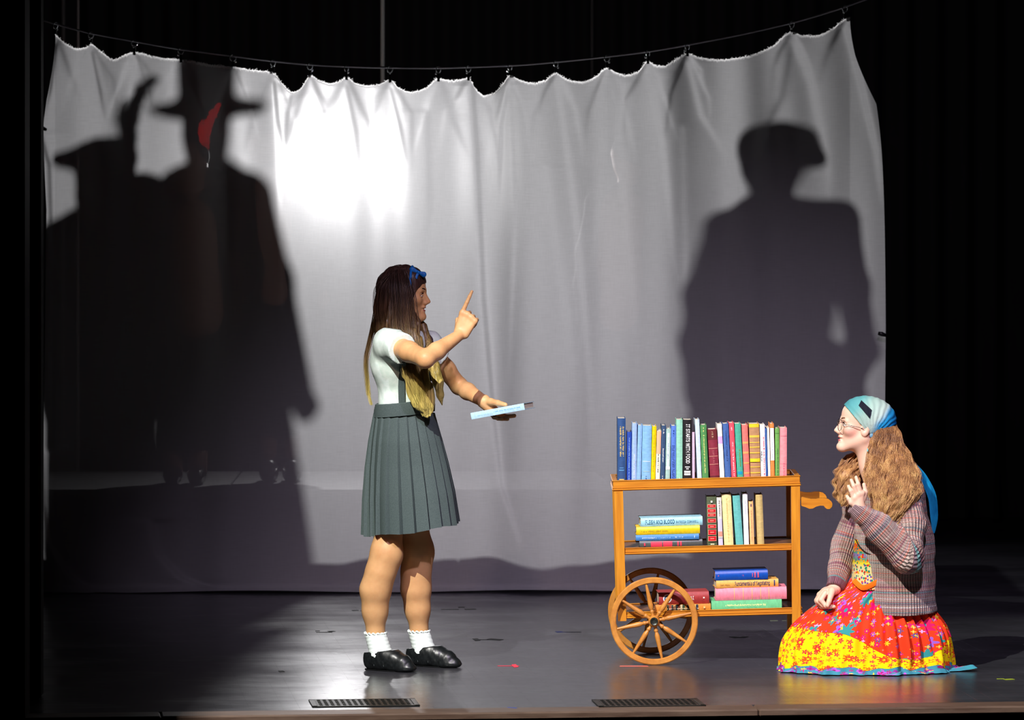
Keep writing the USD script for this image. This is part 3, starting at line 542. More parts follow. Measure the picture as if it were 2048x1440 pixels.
# ------------------------------------------------------------------ books
page_mat = mat('pages', {'t': ('texture_coordinate', {}), 'm': ('mapping', {'scale': (900, 900, 30)}), 'n': ('noise_texture', {'scale': 1.0, 'detail': 1}), 'r': ('rgb_ramp', {'ramp': [(0.3, lin((196, 186, 160))), (0.7, lin((232, 226, 206)))]}), 'p': ('principled_bsdf', {'roughness': 0.8, 'specular_ior_level': 0.1})},
    [('t.object', 'm.vector'), ('m.vector', 'n.vector'), ('n.fac', 'r.fac'), ('r.color', 'p.base_color')])
page_side = page_mat
_cov = {}
def cover_mat(c, rough=0.5):
    if (c, rough) not in _cov:
        k = len(_cov); lo = tuple(v * 0.90 for v in c)
        _cov[(c, rough)] = mottled(f'cover_{k}', lo, c, (40, 40, 90), rough, 0.35, 0.08, 0.0004)
    return _cov[(c, rough)]
def book_mesh(w, d, h, rnd=0.35, t=0.0022):
    """spine on -y, w along x, pages inside; returns (cover, pages); base at z = 0, centred on x, y from 0 to d"""
    n = 9; a = np.linspace(-1, 1, n); out = np.stack([a * w / 2, w * rnd * .5 * (a * a) * (abs(a) < 2)], 1); out[:, 1] = w * rnd * 0.45 * (a ** 2)
    sp = [(x, y) for x, y in out]; ins = [(x * (w / 2 - t) / (w / 2), y + t) for x, y in out]
    pg = Polygon(sp + [(w / 2, d), (w / 2 - t, d)] + ins[::-1] + [(-w / 2 + t, d), (-w / 2, d)])
    cov = trimesh.creation.extrude_polygon(pg.buffer(0), h, engine='earcut')
    b = min(.004, h * .03); pp = [(x * (w / 2 - t * 1.1) / (w / 2), y + t * 1.6) for x, y in out] + [(w / 2 - t * 1.1, d - .004), (0, d - .006), (-w / 2 + t * 1.1, d - .004)]
    pgs = trimesh.creation.extrude_polygon(Polygon(pp).buffer(0), h - 2 * b, engine='earcut'); pgs.apply_translation((0, 0, b))
    return cov, pgs
def put_book(name, M, w, d, h, c, label, group, prints=(), rough=0.5, rnd=0.35, pages=None):
    """prints: flat print on the spine: (kind, z0, z1, x fraction, colour, extra)"""
    p = thing(name, label, 'book', M=M, group=group); cov, pgs = book_mesh(w, d, h, rnd)
    obj('cover', cov, cover_mat(c, rough), p, smooth=30); obj('pages', pgs, page_mat, p)
    def onspine(m, lift=0.0004):
        # m in the xy plane: x along the spine's width, y up the spine -> bend on the rounded spine
        v = m.vertices.copy(); x = v[:, 0]; y = w * rnd * 0.45 * np.clip(2 * x / w, -1, 1) ** 2
        return trimesh.Trimesh(np.stack([x, y - lift - v[:, 2], v[:, 1]], 1), m.faces, process=False)
    for ip, pr in enumerate(prints):
        up = .0003 * ip; k, z0, z1, fx, col = pr[:5]
        if k == 'band':
            nx = 8; xs = np.linspace(-w / 2 * fx, w / 2 * fx, nx); vs = np.array([(x, z, q) for q in (0, .0003) for z in (z0 * h, z1 * h) for x in xs])
            f = np.vstack([grid_faces(2, nx), grid_faces(2, nx)[:, ::-1] + 2 * nx]); m = onspine(trimesh.Trimesh(vs, f, process=False), .0004 + up); obj('spine_band', m, plain(col, 0.5, 0.3), p)
        elif k == 'disc':
            a = np.arange(25) * 2 * np.pi / 24; q = np.r_[[[0, z0 * h, .0002]], np.stack([np.cos(a) * fx * w, z0 * h + np.sin(a) * fx * w, np.full(25, .0002)], 1)]; obj('emblem', onspine(trimesh.Trimesh(q, [[0, i, i + 1] for i in range(1, 25)], process=False), .0004 + up), plain(col, 0.5, 0.3), p)
        elif k in ('down', 'up', 'across'):
            # lettering running down / up / across the spine; fx: cap height as a fraction of the width
            txt = pr[5]; dx = pr[6] if len(pr) > 6 else 0.0; cap = fx * w; tm = meshkit.text_mesh(txt, cap, 0.0002, bold=len(pr) > 7)
            b = tm.bounds; Lh = (z1 - z0) * h; tm.apply_translation((-(b[0][0] + b[1][0]) / 2, -(b[0][1] + b[1][1]) / 2, 0)); ex = b[1][0] - b[0][0]
            tm.vertices[:, 0] *= (Lh if k != 'across' else w * 0.8) / ex
            v = tm.vertices; v2 = v.copy()
            if k == 'down': v2[:, 0], v2[:, 1] = v[:, 1], -v[:, 0]
            if k == 'up': v2[:, 0], v2[:, 1] = -v[:, 1], v[:, 0]
            v2[:, 1] += (z0 + z1) / 2 * h; v2[:, 0] += dx * w; obj('title', onspine(trimesh.Trimesh(v2, tm.faces, process=False), .0005 + up), plain(col, 0.5, 0.3), p)
        elif k == 'marks':
            # small illegible print: short strokes in rows that run down the spine
            r = np.random.default_rng(pr[5]); ms = []; z = z0
            while z < z1 - .004:
                ln = r.uniform(.004, .010); ms.append(box((fx * w + r.uniform(-.03, .03) * w, (z + ln / 2) * h, .0001), (w * r.uniform(.10, .22), ln * h, .0002))); z += ln + (r.uniform(.003, .005) if r.random() < .82 else r.uniform(.014, .022))
            pid = obj('lettering', onspine(cat_(ms), .0004 + up), plain(col, 0.5, 0.3), p, kind='stuff')
    return p
def standing(spec, y0, floor_z, group, d=0.15):
    tl, tr, bl, br, ty, by_, c, label, prints = spec[:9]; kw = spec[9] if len(spec) > 9 else {}
    top = L((tl + tr) / 2, ty, y0); bot = L((bl + br) / 2, by_, y0); ax = top - bot; s0 = (floor_z - bot[2]) / ax[2]; base = bot + ax * s0
    h = np.linalg.norm(top - base); z = (top - base) / h; w = ((tr - tl) + (br - bl)) / 2 * (y0 + 20) / FPX * .985
    x = np.array([z[2], 0, -z[0]]); R = np.stack([x, np.cross(z, x), z], 1); base = base + z * (abs(x[2]) * w / 2 + .0004)
    Mb = np.eye(4); Mb[:3, :3] = R; Mb[:3, 3] = base; put_book('book', MC @ Mb, w, min(d, h * .72), h, c, label, group, prints, **kw)
GT, GM = 'books standing on the top of the cart', 'books standing on the middle shelf'
gold, white, dk = (214, 186, 110), (240, 240, 235), (40, 46, 60)
rl = lambda x: 961 - (x - 1226) * .0275
top_books = [
 (1234.8, 1251.2, 1235, 1251.7, 837, 959, (46, 80, 130), 'tall navy book with gold lettering, leftmost on the cart top', [('marks', .42, .88, .2, gold, 1), ('marks', .42, .88, -.12, gold, 2), ('band', .20, .215, .6, (90, 150, 200)), ('band', .235, .245, .5, (90, 150, 200)), ('band', .06, .075, .6, gold), ('band', .035, .045, .4, gold)]),
 (1254, 1263.6, 1253.3, 1262.6, 864, 959, (36, 72, 168), 'short cobalt blue book second from the left on the cart top', [('marks', .05, .9, 0, (150, 190, 240), 3)]),
 (1264, 1274.5, 1263.4, 1272.6, 847, 959, (156, 186, 226), 'pale periwinkle book beside the short cobalt one on the cart top', [('marks', .1, .5, 0, (215, 225, 235), 4)]),
 (1276, 1284.6, 1273, 1282, 851, 959, (138, 184, 232), 'plain thin light blue book on the cart top', []),
 (1285, 1304, 1283, 1301.6, 852, 958, (132, 184, 222), 'wide sky blue book on the cart top with faint wave print', [('band', .37, .385, .8, (190, 215, 240)), ('marks', .06, .12, 0, (60, 90, 150), 5), ('band', .2, .21, .7, (170, 205, 230))]),
 (1304.6, 1313, 1302, 1310.4, 853, 958, (250, 208, 12), 'thin bright yellow book on the cart top', [('marks', .2, .85, 0, (190, 150, 10), 6)], {'rough': .4}),
 (1313.8, 1322.6, 1311, 1319.8, 862, 957, (250, 240, 214), 'short cream book with a peach upper half on the cart top', [('band', .56, .995, .98, (248, 176, 140)), ('marks', .2, .56, 0, (60, 60, 60), 7)]),
 (1323.2, 1332, 1320.4, 1330, 851.5, 957, (52, 78, 112), 'slate navy book with white script on the cart top', [('marks', .36, .6, 0, white, 8), ('marks', .86, .95, 0, white, 9), ('marks', .03, .12, 0, white, 10)]),
 (1332.6, 1341.8, 1330.6, 1340, 858, 957, (166, 200, 190), 'grey green book with pale patches right of the slate navy one', [('band', .30, .92, .5, (206, 222, 222)), ('marks', .45, .85, 0, (120, 150, 160), 11), ('band', .24, .3, .9, (225, 235, 235))]),
 (1342.4, 1352.4, 1341.6, 1352, 852, 956.5, (88, 128, 210), 'medium blue book with a dark title running down on the cart top', [('marks', .02, .66, .1, (38, 60, 130), 12), ('marks', .02, .66, -.16, (38, 60, 130), 13), ('marks', .82, .93, 0, (40, 66, 140), 14)]),
 (1352.6, 1365.3, 1352.4, 1365.2, 839.5, 956.5, (150, 212, 184), 'tall plain mint green book on the cart top', [('marks', .04, .08, 0, (210, 235, 220), 15)]),
 (1366.2, 1384, 1365.6, 1384, 840, 956, (38, 36, 38), 'black book with bold white capitals down its spine on the cart top', [('down', .30, .93, .42, white, 'IT STARTS WITH FOOD', .05, 'b'), ('band', .235, .25, .55, white), ('band', .205, .22, .3, white), ('band', .15, .18, .7, white), ('band', .11, .14, .7, white), ('band', .03, .06, .25, white)], {'rough': .35}),
 (1384.4, 1389.2, 1384.6, 1389.6, 864.5, 956, (226, 192, 216), 'thin short lilac book right of the black one', []),
 (1389.8, 1398.6, 1394.6, 1403.6, 839.5, 956, (204, 226, 240), 'tall pale blue book leaning left beside the black one', []),
 (1400.2, 1413, 1404.6, 1417, 850, 955, (82, 146, 82), 'green book with yellow title on the cart top', [('marks', .15, .82, 0, (220, 220, 130), 16), ('marks', .88, .95, 0, (220, 220, 130), 17), ('band', .02, .04, .5, (210, 210, 130))]),
 (1415, 1433.2, 1420, 1439.4, 859, 955, (138, 44, 62), 'wide maroon ribbed book on the cart top', [('band', .80, .99, .98, (104, 40, 44)), ('band', .625, .64, .95, (190, 120, 110)), ('band', .475, .49, .95, (190, 120, 110)), ('band', .32, .335, .95, (190, 120, 110)), ('band', .0, .11, .98, (100, 36, 44)), ('marks', .84, .96, 0, (200, 160, 130), 18), ('marks', .5, .6, 0, (180, 90, 100), 19), ('marks', .35, .45, 0, (180, 90, 100), 20)]),
 (1434, 1443.8, 1440, 1449, 848.5, 954.5, (242, 238, 232), 'white book with a lilac band on the cart top', [('band', .66, .785, .98, (204, 168, 230))]),
 (1444.8, 1457, 1450.4, 1462, 847.5, 954.5, (68, 104, 168), 'denim blue book with a dark faint title on the cart top', [('marks', .35, .88, 0, (40, 58, 110), 21), ('marks', .03, .08, 0, (160, 190, 220), 22)]),
 (1457.6, 1468, 1463.2, 1473, 846, 954, (238, 84, 100), 'bright coral red book with white title on the cart top', [('marks', .08, .68, .05, (255, 225, 225), 23), ('marks', .87, .93, 0, (255, 225, 225), 24)]),
 (1469, 1481.4, 1474.4, 1486.8, 847.5, 954, (76, 176, 148), 'teal green book with a blue square label near its foot', [('band', .11, .16, .75, (20, 150, 190)), ('marks', .25, .55, .1, (130, 160, 90), 25)]),
 (1483, 1495.4, 1488, 1499.8, 850, 953.5, (250, 122, 112), 'salmon book with faint orange bands on the cart top', [('band', .66, .7, .95, (252, 160, 96)), ('band', .48, .52, .95, (252, 160, 96)), ('band', .30, .33, .95, (252, 160, 96)), ('band', .12, .15, .95, (252, 160, 96))]),
 (1497, 1519, 1501.6, 1520.6, 847.5, 953, (186, 140, 98), 'thick brown book with yellow bands on the cart top', [('band', .935, .995, .98, (240, 200, 40))] + [('band', z, z + t_, .98, (244, 190, 70)) for z, t_ in ((.755, .04), (.66, .015), (.575, .02), (.475, .02), (.23, .015), (.125, .02), (.03, .015))] + [('band', .325, .385, .98, (248, 206, 36))], {'rnd': .3}),
 (1519.6, 1529.6, 1522, 1532, 849.5, 952.5, (244, 242, 246), 'white book with red lettering on the cart top', [('marks', .08, .78, .2, (226, 50, 70), 26), ('marks', .34, .52, -.28, dk, 27)]),
 (1530.2, 1533.4, 1532.6, 1535.8, 857, 952.5, (54, 96, 168), 'very thin blue book right of the red lettered white one', []),
 (1533.8, 1538.8, 1536.4, 1541, 855.5, 952, (246, 236, 214), 'thin cream book on the cart top near the right end', []),
 (1539.6, 1548, 1541.8, 1549.2, 847.5, 952, (240, 140, 70), 'orange book with a long white label on the cart top', [('band', .345, .92, .98, (236, 238, 246)), ('marks', .40, .85, 0, (150, 160, 190), 28)]),
 (1549.6, 1559, 1550.8, 1559, 857, 952, (112, 170, 84), 'leaf green book second from the right on the cart top', [('marks', .08, .6, .1, (50, 90, 60), 29), ('band', .90, .91, .9, (70, 120, 60))]),
 (1559.6, 1574.4, 1559.6, 1573.4, 856, 951.5, (246, 152, 156), 'pink book at the right end of the cart top', [('marks', .05, .32, .1, (215, 100, 120), 30), ('band', .30, .305, .9, (220, 110, 130)), ('band', .84, .845, .9, (220, 110, 130))])]
for b_ in top_books: standing(b_, 0.062, TOPF, GT)
red, lab = (196, 24, 36), (214, 186, 150)
mid_books = [
 (1412.6, 1433, 1415.4, 1434.2, 993.5, 1089, (86, 98, 70), 'thick olive book with red spine panels on the middle shelf', sum([[('band', a, b, .86, lab), ('band', a + .008, b - .008, .80, red), ('band', (a + b) / 2 - .01, (a + b) / 2 + .01, .4, (226, 130, 110))] for a, b in ((.775, .845), (.675, .755), (.595, .665), (.475, .56), (.36, .44), (.23, .34), (.105, .21))], []) + [('band', .88, .92, .2, (200, 206, 190)), ('band', .03, .06, .4, (190, 190, 150))], {'rnd': .2}),
 (1433.4, 1442.4, 1436.6, 1446.6, 995, 1089, (232, 226, 214), 'white and grey paperback right of the red panelled book', [('band', .3, .56, .95, (198, 198, 214)), ('band', .2, .3, .9, (222, 150, 130)), ('band', .16, .17, .95, (70, 74, 90)), ('band', .0, .16, .95, (200, 198, 220)), ('marks', .62, .95, 0, (120, 120, 120), 31)]),
 (1443.2, 1462, 1448.4, 1467.4, 988.5, 1089, (250, 230, 160), 'thick pale yellow book on the middle shelf', [('marks', .08, .92, 0, (212, 190, 120), 32)]),
 (1464.6, 1479.8, 1472, 1486.6, 991.5, 1088, (104, 190, 184), 'leaning teal book on the middle shelf', [('marks', .7, .85, 0, (130, 205, 200), 33)]),
 (1484.6, 1495, 1488.4, 1498, 987, 1088, (238, 242, 242), 'white book between the teal and the orange ones on the middle shelf', [('marks', .6, .9, 0, (190, 196, 210), 34)]),
 (1497.2, 1506.4, 1500.4, 1508.6, 1003, 1087.5, (250, 194, 128), 'short orange book on the middle shelf', [('band', .88, .94, .3, (110, 80, 90)), ('marks', .1, .8, 0, (214, 150, 110), 35)]),
 (1511.2, 1524.6, 1514.6, 1529, 989.5, 1087, (206, 182, 116), 'worn tan book with dark boards, rightmost on the middle shelf', [], {'rnd': .6, 'rough': .8})]
for b_ in mid_books: standing(b_, 0.07, MIDF, GM)
# books lying flat: spine towards the audience; corners in pixels at the front
def lying(xa, xb, yt, yb, c, label, group, base_z, yaw, d, prints=(), y0=0.06, roll=0.0, **kw):
    a, b = L(xa, (yt + yb) / 2, y0), L(xb, (yt + yb) / 2, y0); Ln = (b[0] - a[0]); th = (yb - yt) * (20 + y0) / FPX
    ca, sa = math.cos(yaw), math.sin(yaw)
    # book axes: z_book (height) -> +x, x_book (thickness) -> down (so that lettering that runs down reads upright), y_book -> back
    R = np.array([[0, -sa, ca], [0, ca, sa], [-1, 0, 0.0]]); R = R @ np.diag([1, 1, 1])
    if np.linalg.det(R) < 0: R[:, 0] *= -1
    Mb = np.eye(4); Mb[:3, :3] = R; Mb[:3, 3] = (a[0], y0, base_z + th / 2)
    put_book('book', MC @ Mb, th, d, Ln / ca, c, label, group, prints, **kw); return base_z + th + .0005
def flip(pr): return pr
# in a lying book the spine's "up" runs to the right and its left side faces up
GS, GB = 'books lying on the middle shelf', 'books lying on the bottom shelf'
z = lying(1279, 1405, 1080.5, 1095.5, (82, 86, 84), 'dark grey book with red blocks, bottom of the pile on the middle shelf', GS, MIDF + .0008, .01, .15, [('band', .18, .36, .7, (224, 60, 84)), ('band', .375, .52, .7, (224, 60, 84)), ('band', .60, .625, .6, (224, 60, 84)), ('band', .645, .67, .6, (224, 60, 84)), ('band', .07, .095, .4, (224, 60, 84))], rough=.35)
z = lying(1271.6, 1398, 1069.3, 1080.5, (72, 138, 204), 'blue book second from the bottom of the pile on the middle shelf', GS, z, -.02, .14, [('marks', .1, .34, .05, (200, 220, 240), 40), ('marks', .36, .55, .05, (150, 190, 225), 41), ('marks', .62, .75, .0, (190, 215, 240), 42), ('band', .925, .935, .4, (200, 220, 240))])
z = lying(1272.6, 1400, 1053.3, 1069.3, (246, 206, 22), 'yellow book in the pile on the middle shelf', GS, z, .015, .15, [('marks', .08, .50, .08, (170, 140, 40), 43)], rough=.4)
z = lying(1281.5, 1405.5, 1036, 1053.3, (166, 222, 236), 'light blue book with dark blue capitals, topmost of the pile on the middle shelf', GS, z, .045, .15, [('up', .075, .545, .46, (24, 84, 116), 'FLESH AND BLOOD', 0.0, 'b'), ('up', .57, .93, .28, (40, 100, 130), 'PATRICIA CORNWELL', .06)], rough=.4)
z = lying(1422.8, 1563.6, 1200, 1219, (110, 202, 142), 'green book with pale script at the bottom right of the cart', GB, BOTF, .0, .17, [('marks', .2, .78, .0, (226, 240, 160), 50)], rnd=.1)
z = lying(1431, 1573.6, 1175.5, 1200, (246, 140, 158), 'thick pink book with thin gold bands on the bottom shelf', GB, z, .012, .17, [('band', q, q + .008, .96, (238, 180, 110)) for q in (.26, .385, .51, .63, .745)])
z = lying(1432.4, 1557.4, 1160, 1175.5, (238, 178, 84), 'orange book with dark blue lettering between the royal blue and pink books', GB, z, .06, .15, [('up', .30, .86, .5, (50, 44, 90), 'Fundamentals of Negotiating', .05, 'b'), ('marks', .07, .22, .1, (170, 120, 60), 51), ('band', .925, .945, .75, (60, 54, 100))])
z = lying(1430.6, 1536, 1141.5, 1160, (14, 78, 178), 'royal blue book on top of the right pile on the bottom shelf', GB, z, .03, .16, [('marks', .05, .075, .0, (190, 80, 120), 52), ('marks', .51, .535, .0, (190, 80, 120), 53), ('band', .70, .715, .4, (190, 80, 120)), ('band', .74, .77, .6, (190, 80, 120)), ('band', .80, .83, .6, (190, 80, 120))], rough=.35)
strips = [(40, 40, 40), (150, 60, 50), (40, 44, 40), (180, 150, 90), (30, 60, 60), (120, 60, 40), (200, 190, 160), (40, 70, 50), (170, 120, 60), (30, 30, 36), (110, 130, 120), (60, 34, 30), (200, 170, 90), (30, 40, 60)]
z = lying(1309, 1421.6, 1207, 1220.5, (216, 140, 50), 'book with a spine printed as a row of old books, under the red one', GB, BOTF + .0008, .01, .13, [('band', .22 + i * .04, .255 + i * .04, .92, strips[i]) for i in range(14)] + [('marks', .22, .78, .1, (230, 220, 180), 54), ('band', .87, .90, .3, (240, 190, 120))], rnd=.15)
z = lying(1317.6, 1418.4, 1183, 1207, (166, 54, 52), 'dark red book with a round white emblem on the bottom shelf', GB, z, .05, .15, [('disc', .17, .0, .36, (232, 232, 236)), ('disc', .17, .0, .27, (70, 84, 110)), ('disc', .17, .0, .15, (214, 220, 230)), ('up', .62, .70, .3, (235, 220, 210), 'AI'), ('band', .88, .91, .12, (235, 220, 210))], rough=.5)
# ------------------------------------------------------------------ people: shared pieces
def skin(name, c1, c2, cheek=None):
    if cheek is not None:
        return mat(name, {'g': ('geometry', {}), 'd': ('vector_math', {'math_type': 'distance', 'vector2': tuple(cheek)}), 'f': ('map_range', {'range_type': 'smoothstep', 'from_min': .005, 'from_max': .046, 'to_min': .28, 'to_max': 0.0}), 'x': ('mix', {'mix_type': 'mix', 'color1': lin(c2), 'color2': lin((222, 120, 120))}),
            'p': ('principled_bsdf', {'roughness': 0.48, 'specular_ior_level': 0.35, 'subsurface_weight': 0.12, 'subsurface_scale': 0.006})}, [('g.position', 'd.vector1'), ('d.value', 'f.value'), ('f.result', 'x.fac'), ('x.color', 'p.base_color')])
    return mat(name, {'t': ('texture_coordinate', {}), 'n': ('noise_texture', {'scale': 22.0, 'detail': 4}), 'r': ('rgb_ramp', {'ramp': [(0.3, lin(c1)), (0.7, lin(c2))]}),
        'p': ('principled_bsdf', {'roughness': 0.48, 'specular_ior_level': 0.35, 'subsurface_weight': 0.12, 'subsurface_scale': 0.006})}, [('t.object', 'n.vector'), ('n.fac', 'r.fac'), ('r.color', 'p.base_color')])
def head_sdf(F, c, R, s, mouth=0.0):
    """R: columns forward, left, up"""
    q = lambda x, y, z: c + R @ (np.array([x, y, z]) * s)
    E = lambda x, y, z, rx, ry, rz, k=.02, mode='add': F.ell(q(x, y, z), np.array([rx, ry, rz]) * s, R, k, mode)
    E(-.012, 0, .035, .092, .072, .085); E(.03, 0, .045, .058, .060, .056, .03); E(.027, 0, -.026, .060, .052, .079, .03)
    for y in (-1, 1):
        F.cone(q(-.008, y * .05, -.05), q(.070, y * .011, -.100), .019 * s, .013 * s, .03); E(.055, y * .04, -.022, .024, .022, .022, .02)
        F.cone(q(.084, y * .006, .018), q(.072, y * .042, .015), .009 * s, .008 * s, .012)
        E(.093, y * .032, -.002, .016, .017, .012, .014, 'sub')
        E(-.006, y * .073, -.010, .020, .008, .031, .006); E(-.001, y * .080, -.006, .010, .006, .017, .005, 'sub')
        E(.094, y * .011, -.037, .010, .0075, .007, .006); F.cone(q(.076, y * .006, -.004), q(.092, y * .006, -.036), .012 * s, .011 * s, .008)
    F.cone(q(.086, 0, .008), q(.1085, 0, -.031), .0070 * s, .0082 * s, .010); E(.081, 0, -.0985, .0155, .018, .0145, .018)
    E(.085, 0, -.056, .011, .020, .0065, .008); E(.082, 0, -.072 - mouth, .011, .017, .0070, .008); E(.099, 0, -.0635 - mouth / 2, .009, .013, .0012 + mouth * .6, .003, 'sub')
    return q
def face_parts(parent, q, R, s, lip, brow, iris, lid=None, lid_low=.25):
    ms = lambda m: m
    for y in (-1, 1):
        c = q(.0735, y * .031, -.002); ic = trimesh.creation.icosphere(4, .0121 * s); kp = (ic.vertices[ic.faces].mean(1) @ np.array([0.25 * 0 - lid_low, 0, 1.0]) > -.0) ; ic.update_faces(kp)
        lo = trimesh.creation.icosphere(4, .0120 * s); lo.update_faces(lo.vertices[lo.faces].mean(1)[:, 2] < -.0058 * s); ic.remove_unreferenced_vertices(); lo.remove_unreferenced_vertices()
        if lid is not None: obj('eyelid', xf(ic, R, c), lid, parent, smooth=True); obj('eyelid', xf(lo, R, c), lid, parent, smooth=True)
        e = obj('eye', xf(trimesh.creation.icosphere(2, .0115 * s), np.eye(3), c), plain((226, 218, 210), .25, .5), parent, smooth=True)
        obj('iris', xf(lathe([(0, .0006), (.0052 * s, 0), (.0054 * s, -.0006)], 14), np.stack([R[:, 1], R[:, 2], R[:, 0]], 1), c + R[:, 0] * .0114 * s), plain(iris, .2, .5), e, smooth=True)
        obj('eyelash', tube([q(.0745, y * .0435, -.003), q(.083, y * .037, .0065), q(.0862, y * .030, .0075), q(.0835, y * .022, .003)], [.0012 * s, .0022 * s, .0022 * s, .0014 * s], 6), plain((40, 26, 22), .7, .2), parent, smooth=True)
        obj('eyebrow', tube([q(.070, y * .047, .022), q(.0835, y * .036, .0275), q(.0905, y * .022, .0245), q(.0925, y * .013, .020)], [.0012 * s, .003 * s, .0034 * s, .002 * s], 6), plain(brow, .8, .1), parent, smooth=True)
    L_ = Field(*[np.arange(a - .03, a + .03, .0015) for a in q(.09, 0, -.064)])
    for z, rz, x in ((-.0575, .0034, .0885), (-.0712, .0040, .0865)):
        L_.ell(q(x, 0, z), np.array([.0085, .0160, rz]) * s, R, .001)
    obj('lips', L_.mesh(), plain(lip, .4, .4), parent, smooth=True)
def hand(F, w, R, s, fingers, thumb, palm_r=.0125, k=.006):
    """R: columns towards the fingers, towards the thumb, out of the back of the hand. fingers: (y, reach, lengths, curls in degrees, splay)"""
    q = lambda v: w + R @ (np.array(v) * s)
    base = []
    for y, x, ln, curl, sp in fingers:
        b = np.array([x, y, 0.0]); base.append(b); F.cone(q((.004, y * .55, 0)), q(b), .0155 * s, .0112 * s, .010)
        a, p = 0.0, b; r = .0094
        for l_, c_ in zip(ln, curl):
            a += math.radians(c_); d = np.array([math.cos(a) * math.cos(sp), math.cos(a) * math.sin(sp), -math.sin(a)]); n = p + d * l_
            F.cone(q(p), q(n), r * s, (r - .0011) * s, .0025); r -= .0010; p = n
    for i in range(len(base) - 1): F.cone(q(base[i] * [.96, 1, 1]), q(base[i + 1] * [.96, 1, 1]), .0112 * s, .0112 * s, .006)
    F.chain([q(t) for t in thumb], [.0150 * s, .0118 * s, .0100 * s, .0082 * s], .005)

# ------------------------------------------------------------------ the standing girl
GY = -0.12
def g(px, py, dy=0.0): return P(px, py, GY + dy)
girl_o = np.array([P(790, 1335, GY)[0], GY, 0.0])
girl = thing('person', 'standing girl in grey pleated pinafore skirt and white blouse, one finger raised', 'person', girl_o)
hx = lambda p: (p - 1024) * .001988; hz = lambda p: CAMZ - (p - HOR) * .001988
F = Field(axis(hx(700), hx(1050), .006, ((hx(822), hx(868)), (hx(908), hx(1030))), .0028), np.arange(-.58, .27, .0042), axis(-.005, 1.63, .006, ((hz(845), hz(792)), (hz(685), hz(545))), .0028))
c_head = g(809, 588); Rh = frame((math.cos(.08), -math.sin(.08), -.02), (0, 0, 1.0))
qh = head_sdf(F, c_head, Rh, .9, .002)
fw, sd = np.array([math.cos(.52), -math.sin(.52), 0]), np.array([math.sin(.52), math.cos(.52), 0]); Rt = np.stack([fw, sd, [0, 0, 1]], 1)
F.cone(g(806, 628), g(802, 672), .050, .056, .03)
F.ell(g(802, 718), (.092, .135, .14), Rt, .04); F.ell(g(806, 815), (.085, .11, .12), Rt, .05); F.ell(g(803, 885), (.085, .115, .11), Rt, .05)
sR, sL = g(779, 686, -.125), g(852, 690, .125); F.cone(sR, sL, .046, .046, .03)
eR, wR = g(851, 718, -.37), g(922, 668, -.215)
F.chain([sR, sR * .45 + eR * .55, eR], [.043, .039, .0345], .02); F.chain([eR, eR * .68 + wR * .32, wR], [.0345, .0335, .0212], .015)
exR = np.array([.40, 0.0, .92]); RR = frame(exR, (-.12, -1, .10))
hand(F, wR, RR, .98, [(.030, .082, (.044, .026, .022), (-2, 1, 1), -.02), (.009, .084, (.044, .028, .02), (82, 88, 62), 0), (-.012, .079, (.041, .026, .019), (84, 88, 62), 0), (-.031, .071, (.034, .021, .017), (80, 86, 60), 0)],
     [(.018, .022, -.012), (.045, .036, -.026), (.066, .024, -.040), (.072, .002, -.046)])
eL, wL = g(918, 772, .24), g(968, 803, .06)
F.chain([sL, sL * .4 + eL * .6, eL], [.043, .037, .034], .02); F.chain([eL, eL * .65 + wL * .35, wL], [.0335, .033, .0235], .015)
# left hand: palm turned up under the book, thumb on its cover
pw = wL
MC_ = ((985, 827, .055), (991, 830, .056), (997, 831, .056), (1003, 830, .052))
for b, rr in zip(MC_, (.0125, .0125, .012, .0115)): F.cone(pw, g(*b), .0215, rr, .012)
F.chain([g(*b) for b in MC_], [.0118] * 4, .006)
F.chain([g(970, 802, .055), g(982, 803.5, .03), g(996, 806, .0), g(1011, 809.5, -.03)], [.018, .0140, .0112, .0086], .006)
for b, m_, t_ in zip(MC_, ((988, 834, .01), (996, 836.5, .01), (1005, 837, .01), (1013, 833, .01)), ((993, 836, -.035), (1003, 838, -.042), (1015, 838, -.04), (1029, 831.5, -.035))):
    F.chain([g(*b), g(*m_), g(*t_)], [.0108, .0094, .0080], .003)
hipR, hipL, kR_, kL_, aR, aL = g(800, 890, -.038), g(812, 890, .05), g(772, 1108, -.07), g(835, 1104, .07), g(751, 1262, -.055), g(838, 1258, .09)
for hip, kn_, an, row in ((hipR, kR_, aR, ((761, 1145, -.07, .0555), (751, 1180, -.065, .0575), (750, 1222, -.058, .0465))), (hipL, kL_, aL, ((832, 1143, .075, .0555), (832, 1178, .08, .056), (835, 1218, .085, .0465)))):
    F.cone(hip, kn_, .066, .054, .03); F.ell(kn_ + [.006, 0, 0], (.053, .05, .065), None, .04)
    F.chain([kn_] + [g(*q[:3]) for q in row] + [an], [.054] + [q[3] for q in row] + [.0365], .03)
footR, footL = (g(743, 1330, -.055), g(822, 1342, -.150)), (g(828, 1325, .095), g(914, 1332, .012))
for an, (hl, to) in ((aR, footR), (aL, footL)):
    hl, to = np.array([hl[0], hl[1], .035]), np.array([to[0], to[1], .022]); F.cone(an, hl * .75 + to * .25, .032, .027, .015); F.cone(hl, hl * .3 + to * .7 - [0, 0, .004], .027, .016, .02)
tan = skin('tan_skin', (200, 150, 102), (214, 166, 116)); obj('body', F.mesh(), tan, girl, smooth=True)
face_parts(girl, qh, Rh, .9, (150, 74, 66), (52, 34, 28), (60, 44, 34), tan, -.12)
